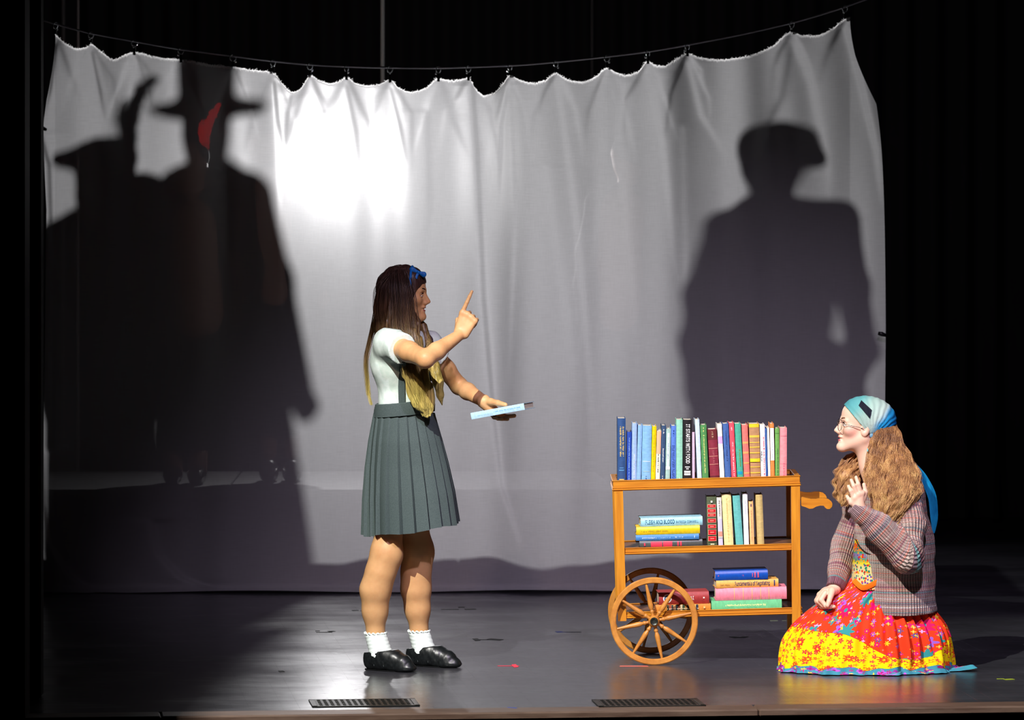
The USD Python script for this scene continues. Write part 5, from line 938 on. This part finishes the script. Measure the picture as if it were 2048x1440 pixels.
# pattern of flowers printed on cloth
def printed(name, base, layers, rough=.8):
    n = {'uv': ('texture_coordinate', {}), 'p': ('principled_bsdf', {'roughness': rough, 'specular_ior_level': .15}), 'wn': ('noise_texture', {'scale': 30.0, 'detail': 3}), 'b': ('bump', {'strength': .12, 'distance': .002})}; l = [('uv.UV', 'wn.vector'), ('wn.fac', 'b.height'), ('b.normal', 'p.normal')]
    n['base'] = ('mix', {'mix_type': 'mix', 'fac': 0.0, 'color1': lin(base), 'color2': lin(base)}); prev = 'base.color'
    for i, (sc, off, pet, R0, pm, cols, keep) in enumerate(layers):
        k = f'l{i}'
        n |= {k + 'm': ('mapping', {'scale': (sc, sc, 1), 'location': off}), k + 'v': ('voronoi_texture', {'dimensions': '2D', 'feature': 'f1', 'scale': 1.0, 'randomness': .75}), k + 'd': ('vector_math', {'math_type': 'subtract'}), k + 's': ('separate_xyz', {}), k + 'a': ('math', {'math_type': 'arctan2'}),
              k + 'e': ('math', {'math_type': 'multiply', 'value1': 0, 'value2': float(pet)}), k + 'c': ('math', {'math_type': 'cosine'}), k + 'f': ('math', {'math_type': 'multiply_add', 'value2': pm * R0, 'value3': R0}), k + 't': ('math', {'math_type': 'less_than'}), k + 'cs': ('separate_color', {}), k + 'g': ('math', {'math_type': 'less_than', 'value1': 0, 'value2': keep}), k + 'h': ('math', {'math_type': 'multiply'}),
              k + 'r': ('rgb_ramp', {'interpolate': False, 'ramp': [(j / len(cols), lin(c)) for j, c in enumerate(cols)]}), k + 'x': ('mix', {'mix_type': 'mix'}),
              k + 'i': ('math', {'math_type': 'less_than', 'value1': 0, 'value2': R0 * .32}), k + 'j': ('math', {'math_type': 'multiply'}), k + 'y': ('mix', {'mix_type': 'mix', 'color2': lin(cols[-1] if len(cols) > 1 else (250, 220, 60))})}
        l += [('uv.UV', k + 'm.vector'), (k + 'm.vector', k + 'v.vector'), (k + 'm.vector', k + 'd.vector1'), (k + 'v.position', k + 'd.vector2'), (k + 'd.vector', k + 's.vector'), (k + 's.y', k + 'a.value1'), (k + 's.x', k + 'a.value2'), (k + 'a.value', k + 'e.value1'), (k + 'e.value', k + 'c.value1'), (k + 'c.value', k + 'f.value1'),
              (k + 'v.distance', k + 't.value1'), (k + 'f.value', k + 't.value2'), (k + 'v.color', k + 'cs.color'), (k + 'cs.r', k + 'g.value1'), (k + 't.value', k + 'h.value1'), (k + 'g.value', k + 'h.value2'), (k + 'cs.g', k + 'r.fac'), (k + 'h.value', k + 'x.fac'), (prev, k + 'x.color1'), (k + 'r.color', k + 'x.color2'),
              (k + 'v.distance', k + 'i.value1'), (k + 'i.value', k + 'j.value1'), (k + 'h.value', k + 'j.value2'), (k + 'j.value', k + 'y.fac'), (k + 'x.color', k + 'y.color1')]; prev = k + 'y.color'
    l.append((prev, 'p.base_color')); return mat(name, n, l)
MG, PU, TE, YE, OR = (226, 20, 110), (150, 90, 190), (50, 140, 140), (250, 190, 30), (230, 90, 20)
red_print = printed('red_flower_cotton', (232, 58, 24), [(15, (.3, .1, 0), 5, .27, .35, [MG, PU, TE, MG], .48), (29, (3.3, 1.7, 0), 6, .25, .4, [PU, MG, (80, 80, 140), MG, YE], .62), (42, (7.1, 2.2, 0), 4, .22, .5, [YE, MG, OR, (200, 160, 220)], .5), (9, (1.3, 5.2, 0), 8, .24, .3, [TE, (200, 20, 90), TE], .3)])
yel_print = printed('yellow_flower_cotton', (242, 214, 6), [(17, (.5, .2, 0), 8, .30, .28, [(232, 84, 20), (226, 60, 30), (250, 220, 20)], .6), (32, (2.5, 4.2, 0), 5, .27, .45, [(214, 30, 60), (232, 84, 20), (214, 30, 60), (240, 150, 20)], .72), (58, (9.5, 1.2, 0), 3, .22, .5, [(226, 70, 20), (214, 30, 60), (226, 120, 20)], .5)])
trim_print = printed('purple_teal_cotton', (64, 140, 160), [(20, (.5, .2, 0), 4, .36, .3, [(150, 50, 150), (180, 90, 200), (150, 30, 110)], .75), (36, (4.5, 3.2, 0), 5, .26, .4, [(190, 30, 120), (240, 200, 60), (60, 150, 160)], .7)])
# skirt in three gathered tiers; rows of the loft: pixel height at the centre, left, right, half depth
SK = np.array([[1142, 1708, 1815, .080], [1170, 1694, 1828, .096], [1200, 1648, 1846, .118], [1228, 1612, 1874, .146], [1256, 1584, 1892, .172], [1284, 1567, 1899, .185], [1308, 1562, 1901, .192], [1323, 1560, 1903, .196], [1338, 1558, 1906, .202], [1340, 1553, 1914, .215]])
kt_ = np.linspace(0, 1, len(SK)); NA2 = 420; th2 = np.arange(NA2) * 2 * np.pi / NA2
from scipy.interpolate import PchipInterpolator
ski = PchipInterpolator(kt_, SK)
rs_ = np.random.default_rng(9); ph_ = rs_.uniform(0, 6.28, 12)
def skirt_pt(t, a):
    py_, xl, xr, dp = ski(np.clip(t, 0, 1)).T; cxp, hw = (xl + xr) / 2, (xr - xl) / 2 * WS
    low_ = np.clip((t - .25) / .75, 0, 1)
    fold = .010 * np.sin(9 * a + ph_[0] + 2 * t) + .007 * np.sin(17 * a + ph_[1] - 3 * t) + .0045 * np.sin(31 * a + ph_[2]) * low_ + .003 * np.sin(47 * a + ph_[5] + 5 * t) * low_
    right = np.exp(-((np.angle(np.exp(1j * (a - 5.35)))) / .75) ** 2) * np.clip(t / .25, 0, 1) * np.clip((.85 - t) / .3, 0, 1)
    fold = fold * np.clip(.1 + 1.3 * t, 0, 1) + right * .014 * np.sin(38 * a + 1.5 * np.sin(6 * t))
    drape = -.018 * np.exp(-((t - .36) / .05) ** 2) * np.exp(-((np.angle(np.exp(1j * (a - 4.1)))) / .45) ** 2)
    tail = np.exp(-((np.angle(np.exp(1j * (a - 6.15)))) / .10) ** 2) * np.clip((t - .90) / .1, 0, 1) * .085
    d = fold + drape + tail
    x = wx_(cxp) + np.cos(a) * (hw + d); y = WY + .0 + np.sin(a) * (dp + d); z = wz_(py_) + .012 * np.clip(1 - abs(t - .93) / .1, 0, 1) * (1 + np.sin(23 * a + ph_[3])) * .5 + .010 * np.clip((t - .93) / .07, 0, 1) * (1 - np.clip((t - .985) / .015, 0, 1)) * (1 + np.sin(14 * a + ph_[4]))
    z = z + tail * .10
    return np.stack([x, y, np.maximum(z, .0035)], -1)
bx_ = np.array([[1550, 1236], [1590, 1251], [1640, 1262], [1690, 1266], [1720, 1278], [1750, 1299], [1775, 1310], [1800, 1317], [1835, 1318], [1860, 1312], [1885, 1292], [1900, 1262], [1930, 1250]], float)
ts = np.linspace(.2, .97, 160); tb = np.zeros(NA2)
for i, a in enumerate(th2):
    af = a if np.sin(a) < 0 else -a; p = skirt_pt(ts, np.full(len(ts), af)); sc_ = (p[:, 1] + 20) / FPX; pxs, pys = 1024 + p[:, 0] / sc_, HOR + (CAMZ - p[:, 2]) / sc_
    below = pys > np.interp(pxs, bx_[:, 0], bx_[:, 1]); tb[i] = ts[np.argmax(below)] if below.any() else .97
from scipy.ndimage import gaussian_filter1d
tb = np.clip(gaussian_filter1d(tb, 3, mode='wrap'), .3, .775); tt2 = np.full(NA2, .80) + .02 * np.sin(th2 * 11) + .012 * np.sin(th2 * 23 + 1)
def tier_mesh(t0, t1, n, lift=0.0, usc=.3):
    rows, uvs = [], []; s = np.linspace(0, 1, n)
    for k in range(n):
        t = t0 + (t1 - t0) * s[k]; p = skirt_pt(t, th2); rows.append(p); uvs.append(np.stack([th2 * usc, t * .55], 1))
    R_ = np.stack(rows); c = R_.mean((0, 1)); 
    if lift: o = R_ - [wx_(1735), WY, 0]; o[..., 2] = 0; R_ = R_ + o / np.linalg.norm(o, axis=2, keepdims=True) * lift
    inn = R_ - (lambda o: o / np.linalg.norm(o, axis=2, keepdims=True))((R_ - [wx_(1735), WY, 0]) * [1, 1, 0]) * .003
    # close the seam of the unwrapped ring with a doubled column
    Rr = np.concatenate([R_, R_[:, :1]], 1); Ri = np.concatenate([inn, inn[:, :1]], 1); U_ = np.stack(uvs); U2 = np.concatenate([U_, U_[:, :1] + [2 * np.pi * usc, 0]], 1); m_ = NA2 + 1
    f = grid_faces(n, m_); e = [];
    for r in (0, n - 1):
        for j in range(NA2): a0 = r * m_ + j; e += [[a0, a0 + 1, a0 + 1 + n * m_], [a0, a0 + 1 + n * m_, a0 + n * m_]]
    return trimesh.Trimesh(np.vstack([Rr.reshape(-1, 3), Ri.reshape(-1, 3)]), np.vstack([f[:, ::-1], f + n * m_, e]), process=False), np.vstack([U2.reshape(-1, 2)] * 2)
m_, uv_ = tier_mesh(np.zeros(NA2), tb + .004, 56, .002); skirt_w = obj('skirt', m_, red_print, woman, smooth=True, uv=uv_)
m_, uv_ = tier_mesh(tb, tt2 + .004, 44, .0); obj('yellow_tier', m_, yel_print, skirt_w, smooth=True, uv=uv_)
m_, uv_ = tier_mesh(tt2, np.ones(NA2), 16, -.001); obj('patterned_hem', m_, trim_print, skirt_w, smooth=True, uv=uv_)
# dress bodice
bod_mat = mat('bodice_print', {'g': ('geometry', {}), 's': ('separate_xyz', {}), 'n': ('noise_texture', {'scale': 60.0, 'detail': 2}), 'k': ('math', {'math_type': 'multiply_add', 'value2': .012, 'value3': -.006}), 'q': ('math', {'math_type': 'add'}), 'a': ('map_range', {'from_min': float(wz_(1175)), 'from_max': float(wz_(1030))}),
    'r': ('rgb_ramp', {'ramp': [(0, lin((214, 190, 120))), (.10, lin((214, 196, 130))), (.30, lin((220, 206, 150))), (.36, lin((236, 210, 30))), (.40, lin((90, 160, 110))), (.47, lin((140, 110, 170))), (.50, lin((60, 160, 120))), (.54, lin((236, 120, 20))), (.60, lin((214, 60, 30))), (.64, lin((240, 214, 20))), (.8, lin((236, 210, 20))), (1, lin((200, 190, 110)))]}),
    'v': ('voronoi_texture', {'scale': 92.0, 'feature': 'f1'}), 'l': ('math', {'math_type': 'less_than', 'value1': 0, 'value2': .44}), 'c': ('separate_color', {}), 'c2': ('rgb_ramp', {'interpolate': False, 'ramp': [(0, lin((214, 50, 30))), (.3, lin((30, 130, 100))), (.55, lin((240, 150, 20))), (.75, lin((110, 70, 150)))]}), 'x': ('mix', {'mix_type': 'mix'}), 'p': ('principled_bsdf', {'roughness': .8, 'specular_ior_level': .15})},
    [('g.position', 's.vector'), ('g.position', 'n.vector'), ('n.fac', 'k.value1'), ('s.z', 'q.value1'), ('k.value', 'q.value2'), ('q.value', 'a.value'), ('a.result', 'r.fac'), ('g.position', 'v.vector'), ('v.distance', 'l.value1'), ('v.color', 'c.color'), ('c.r', 'c2.fac'), ('l.value', 'x.fac'), ('r.color', 'x.color1'), ('c2.color', 'x.color2'), ('x.color', 'p.base_color')])
D_ = Field(np.arange(wx_(1660), wx_(1890), .005), np.arange(-.50, .08, .005), np.arange(wz_(1200), wz_(945), .005))
D_.ell(w(1776, 1030), (.108, .145, .16), RW_, .04); D_.chain([w(1766, 1085), w(1764, 1180)], [.115, .125], .05); D_.cut(w(1735, 985), (-.35, -.3, 1)); D_.cut((0, 0, wz_(1176)), (0, 0, -1)); D_.ell(w(1738, 965, -.04), (.085, .10, .06), None, .01, 'sub')
obj('bodice', D_.mesh(), bod_mat, woman, smooth=True)
sash = [on(D_, a, b, .004) for a, b in ((1706, 1158), (1714, 1166), (1722, 1171), (1732, 1168), (1745, 1161), (1756, 1155))]
obj('waistband', ribbon(smoothpath(sash, 16), .020, .006, (0, -1.0, 0)), printed('orange_band', (232, 110, 20), [(40, (0, 0, 0), 6, .34, .2, [(160, 180, 40), (220, 60, 30), (250, 200, 40)], .9)]), woman, smooth=True)
obj('necklace', tube(smoothpath([on(D_, a, b, .006) for a, b in ((1702, 1042), (1706, 1062), (1712, 1082), (1722, 1096), (1734, 1103), (1742, 1104))], 20), .0022, 6), plain((26, 24, 26), .4, .4), woman, smooth=True)
obj('pendant', xf(trimesh.creation.icosphere(2, 1.0), np.diag([.008, .004, .008]), on(D_, 1705, 1068, .006)), plain((20, 20, 24), .3, .5), woman, smooth=True)
# cardigan: striped rib knit
knit = mat('striped_knit', {'uv': ('texture_coordinate', {}), 's': ('separate_xyz', {}), 'n': ('noise_texture', {'dimensions': '1D', 'scale': 1.0, 'detail': 2, 'roughness': .7}), 'z': ('math', {'math_type': 'multiply', 'value1': 0, 'value2': 52.0}),
    'r': ('rgb_ramp', {'ramp': [(.0, lin((70, 110, 110))), (.28, lin((92, 136, 132))), (.34, lin((112, 56, 70))), (.42, lin((124, 86, 88))), (.47, lin((152, 136, 124))), (.52, lin((126, 112, 106))), (.57, lin((160, 80, 66))), (.62, lin((152, 142, 132))), (.68, lin((110, 56, 72))), (.75, lin((184, 178, 170))), (1, lin((90, 140, 136)))]}),
    'w': ('noise_texture', {'scale': 1.0, 'detail': 2}), 'wm': ('mapping', {'scale': (260, 420, 1)}), 'wr': ('map_range', {'from_min': .3, 'from_max': .7, 'to_min': .75, 'to_max': 2.3}), 'x': ('mix', {'mix_type': 'multiply', 'fac': 1.0}),
    'a': ('math', {'math_type': 'multiply', 'value1': 0, 'value2': 2 * math.pi / .0105}), 'si': ('math', {'math_type': 'sine'}), 'rm': ('map_range', {'from_min': -1.0, 'from_max': 1.0, 'to_min': .5, 'to_max': 1.15}), 'y': ('mix', {'mix_type': 'multiply', 'fac': .75}),
    'b': ('bump', {'strength': .8, 'distance': .003}), 'p': ('principled_bsdf', {'roughness': .95, 'specular_ior_level': .1, 'sheen_weight': .25})},
    [('uv.UV', 's.vector'), ('s.y', 'z.value1'), ('z.value', 'n.w'), ('n.fac', 'r.fac'), ('uv.UV', 'wm.vector'), ('wm.vector', 'w.vector'), ('w.fac', 'wr.value'), ('r.color', 'x.color1'), ('wr.result', 'x.color2'), ('s.x', 'a.value1'), ('a.value', 'si.value1'), ('si.value', 'rm.value'), ('x.color', 'y.color1'), ('rm.result', 'y.color2'), ('y.color', 'p.base_color'), ('si.value', 'b.height'), ('b.normal', 'p.normal')])
K = Field(np.arange(wx_(1650), wx_(1895), .0045), np.arange(-.54, .12, .0045), np.arange(wz_(1240), wz_(935), .0045))
K.cone(w(1783, 1005), w(1787, 1090), .150, .152, .05, flat=(wf, .86)); K.cone(w(1787, 1090), w(1800, 1222), .152, .158, .05, flat=(wf, .95)); K.cone(w(1800, 988, -.12), w(1728, 983, .10), .068, .066, .05); K.cone(w(1750, 950), w(1765, 985), .07, .10, .04)
vals = meshkit.fbm(np.stack(np.meshgrid(*K.ax, indexing='ij'), -1) * [9, 9, 7], 3, 6); K.v += ((vals - .5) * .03).astype(np.float32)
K.chain([w(1713, 985, -.13), w(1716, 1060, -.15), w(1722, 1180, -.15), w(1728, 1260, -.15)], [.055, .056, .056, .062], .012, mode='sub'); K.ell(w(1738, 950, -.04), (.09, .10, .085), None, .02, 'sub')
K.cut(w(1800, 1221), (.02, 0.05, -1))
def uv_torso(m): v = m.vertices; a = np.arctan2(v[:, 1] - WY, v[:, 0] - wx_(1787)); a = np.where(a > 2.2, a - 2 * np.pi, a); return np.stack([a * .15, v[:, 2]], 1)
m_ = K.mesh(); card = obj('cardigan', m_, knit, woman, smooth=True, uv=uv_torso(m_))
def uv_limb(m, pts, off):
    p = np.asarray(pts); v = m.vertices; best = np.full(len(v), 9.0); U_ = np.zeros((len(v), 2)); s0 = 0
    for a, b in zip(p[:-1], p[1:]):
        d = b - a; Ld = np.linalg.norm(d); d = d / Ld; t = np.clip((v - a) @ d, 0, Ld); o = v - a - t[:, None] * d; r = np.linalg.norm(o, axis=1); e1 = np.cross(d, [0.1, 1.0, 0.05]); e1 /= np.linalg.norm(e1); e2 = np.cross(d, e1); g_ = r < best
        U_[g_, 0] = (np.arctan2(o @ e1, o @ e2) * .055)[g_]; U_[g_, 1] = (s0 + t + off)[g_]; best = np.where(g_, r, best); s0 += Ld
    return U_
def sleeve(pts, rs, ncut, seed, off):
    p = np.array(pts); S_ = Field(*[np.arange(a - .1, b + .1, .0042) for a, b in zip(p.min(0), p.max(0))]); S_.chain(pts, rs, .03)
    vals = meshkit.fbm(np.stack(np.meshgrid(*S_.ax, indexing='ij'), -1) * 15, 3, seed); S_.v += ((vals - .5) * .022).astype(np.float32); d = p[-1] - p[-2]; S_.cut(p[-1] + d / np.linalg.norm(d) * .012, d)
    m = S_.mesh(); return obj('sleeve', m, knit, card, smooth=True, uv=uv_limb(m, gaussian_filter1d(smoothpath(pts, 60), 7, axis=0, mode='nearest'), off))
sleeve([wsL + [.012, 0, 0], wsL * .5 + weL * .5 + [.02, 0, 0], weL + [.006, 0, -.004], weL * .45 + wwL * .55, w(1709, 1016, -.258)], [.072, .068, .062, .052, .036], 0, 3, .3)
sleeve([wsR, weR, weR * .5 + wwR * .5, w(1671, 1172, -.025)], [.064, .052, .044, .037], 0, 5, .9)
# hair: long brown waves
whair = mat('brown_waves', {'g': ('geometry', {}), 'm': ('mapping', {'scale': (300, 300, 12)}), 'n': ('noise_texture', {'scale': 1.0, 'detail': 3, 'distortion': 1.0}), 'm2': ('mapping', {'scale': (26, 26, 20)}), 'n2': ('noise_texture', {'scale': 1.0, 'detail': 2}), 'x': ('mix', {'mix_type': 'mix', 'fac': .5}),
    'hi': ('hair_info', {}), 'wn': ('white_noise_texture', {'dimensions': '1D'}), 'wr': ('map_range', {'to_min': -.16, 'to_max': .16}), 'ad': ('math', {'math_type': 'add'}), 's': ('separate_xyz', {}), 'zr': ('map_range', {'from_min': .60, 'from_max': .95, 'to_min': .10, 'to_max': -.06}), 'ad2': ('math', {'math_type': 'add'}),
    'r': ('rgb_ramp', {'ramp': [(.25, lin((70, 42, 26))), (.42, lin((128, 86, 52))), (.55, lin((172, 124, 74))), (.70, lin((216, 176, 112)))]}), 'b': ('bump', {'strength': .6, 'distance': .003}), 'p': ('principled_bsdf', {'roughness': .45, 'specular_ior_level': .4})},
    [('g.position', 'm.vector'), ('m.vector', 'n.vector'), ('g.position', 'm2.vector'), ('m2.vector', 'n2.vector'), ('n.fac', 'x.color1'), ('n2.fac', 'x.color2'), ('hi.index', 'wn.w'), ('wn.value', 'wr.value'), ('x.color', 'ad.value1'), ('wr.result', 'ad.value2'), ('g.position', 's.vector'), ('s.z', 'zr.value'), ('ad.value', 'ad2.value1'), ('zr.result', 'ad2.value2'), ('ad2.value', 'r.fac'), ('r.color', 'p.base_color'), ('n.fac', 'b.height'), ('b.normal', 'p.normal')])
W_ = Field(np.arange(wx_(1650), wx_(1885), .0042), np.arange(-.56, .12, .0042), np.arange(wz_(1085), wz_(850), .0042)); fl_ = ((0, 1, 0), .53)
W_.chain([w(1771, 866, -.03), w(1776, 900, -.06), w(1783, 945, -.12), w(1787, 995, -.19), w(1780, 1030, -.215), w(1771, 1060, -.225)], [.050, .066, .082, .076, .050, .012], .03, flat=fl_)
W_.chain([w(1792, 885, .0), w(1812, 925, .0), w(1826, 960, -.03)], [.03, .032, .016], .03)
W_.chain([w(1716, 908, .06), w(1700, 930, .05), w(1692, 960, .0), w(1690, 990, -.03), w(1685, 1012, -.04)], [.026, .042, .046, .040, .014], .03, flat=((0, 1, 0), .75))
vals = meshkit.noise((lambda G_: np.stack([G_[..., 0] * 75 + .55 * np.sin(G_[..., 2] * 115 + G_[..., 0] * 20), G_[..., 1] * 60, G_[..., 2] * 4], -1))(np.stack(np.meshgrid(*W_.ax, indexing='ij'), -1)), 5); W_.v += ((vals - .5) * .010 + .008).astype(np.float32)
W_.ell(w(1741, 884, -.075), (.014, .05, .022), None, .01, 'sub'); W_.chain([w(1719, 990, -.30), w(1705, 965, -.30)], [.028, .02], .01, mode='sub')
whair_o = obj('hair', W_.mesh(), whair, woman, smooth=True)
ln_, wd_ = [], []
def waves(n, path, spread, npt=36, wlo=.0012, whi=.0026, amp=.0055, fr=6, locks=40):
    """strands gathered in wavy locks"""
    pth = smoothpath([w(*q) for q in path], npt); spr = np.interp(np.linspace(0, 1, npt), np.linspace(0, 1, len(spread)), spread); s = np.linspace(0, 1, npt)
    L_ = [(np.clip(hr.normal(0, .62), -1.12, 1.12), hr.normal(0, .006), hr.uniform(.85, 1.2) * fr, hr.uniform(0, 6.28), hr.uniform(.6, 1.3) * amp, hr.uniform(.72, 1.0)) for _ in range(locks)]
    for i in range(n):
        o, dy_, f0, p0, a0, k_ = L_[i % locks]; o = o + hr.normal(0, .07); a_ = a0 * np.clip(s * 4, .15, 1)
        q = pth.copy(); q[:, 0] += o * spr + a_ * np.sin(2 * np.pi * f0 * s + p0 + hr.normal(0, .25)); q[:, 1] += -math.sqrt(max(0, 1.3 - o * o)) * spr * .60 + dy_ + hr.normal(0, .003) + a_ * .9 * np.cos(2 * np.pi * f0 * s + p0)
        m_ = max(6, int(npt * k_ * hr.uniform(.93, 1.0))); ln_.append(q[:m_]); wd_.append(np.linspace(1, .4, m_) * hr.uniform(wlo, whi))
waves(2300, [(1768, 846, .02), (1771, 864, -.045), (1776, 900, -.07), (1783, 945, -.125), (1788, 995, -.19), (1781, 1032, -.215), (1772, 1066, -.225)], [.034, .046, .066, .088, .086, .058, .02], locks=90, npt=40, wlo=.0016, whi=.003)
waves(220, [(1786, 858, .03), (1793, 874, .0), (1814, 920, .0), (1832, 962, -.02), (1840, 1000, -.04)], [.015, .02, .03, .03, .024], amp=.008, locks=24)
waves(620, [(1717, 905, .05), (1699, 930, .04), (1692, 960, -.005), (1690, 990, -.03), (1685, 1016, -.04)], [.022, .042, .048, .044, .02], fr=4, locks=26)
waves(240, [(1765, 1000, -.21), (1768, 1036, -.225), (1771, 1074, -.228)], [.03, .03, .012], amp=.004, fr=2, locks=16)
curves('hair_wave', ln_, wd_, whair, woman)
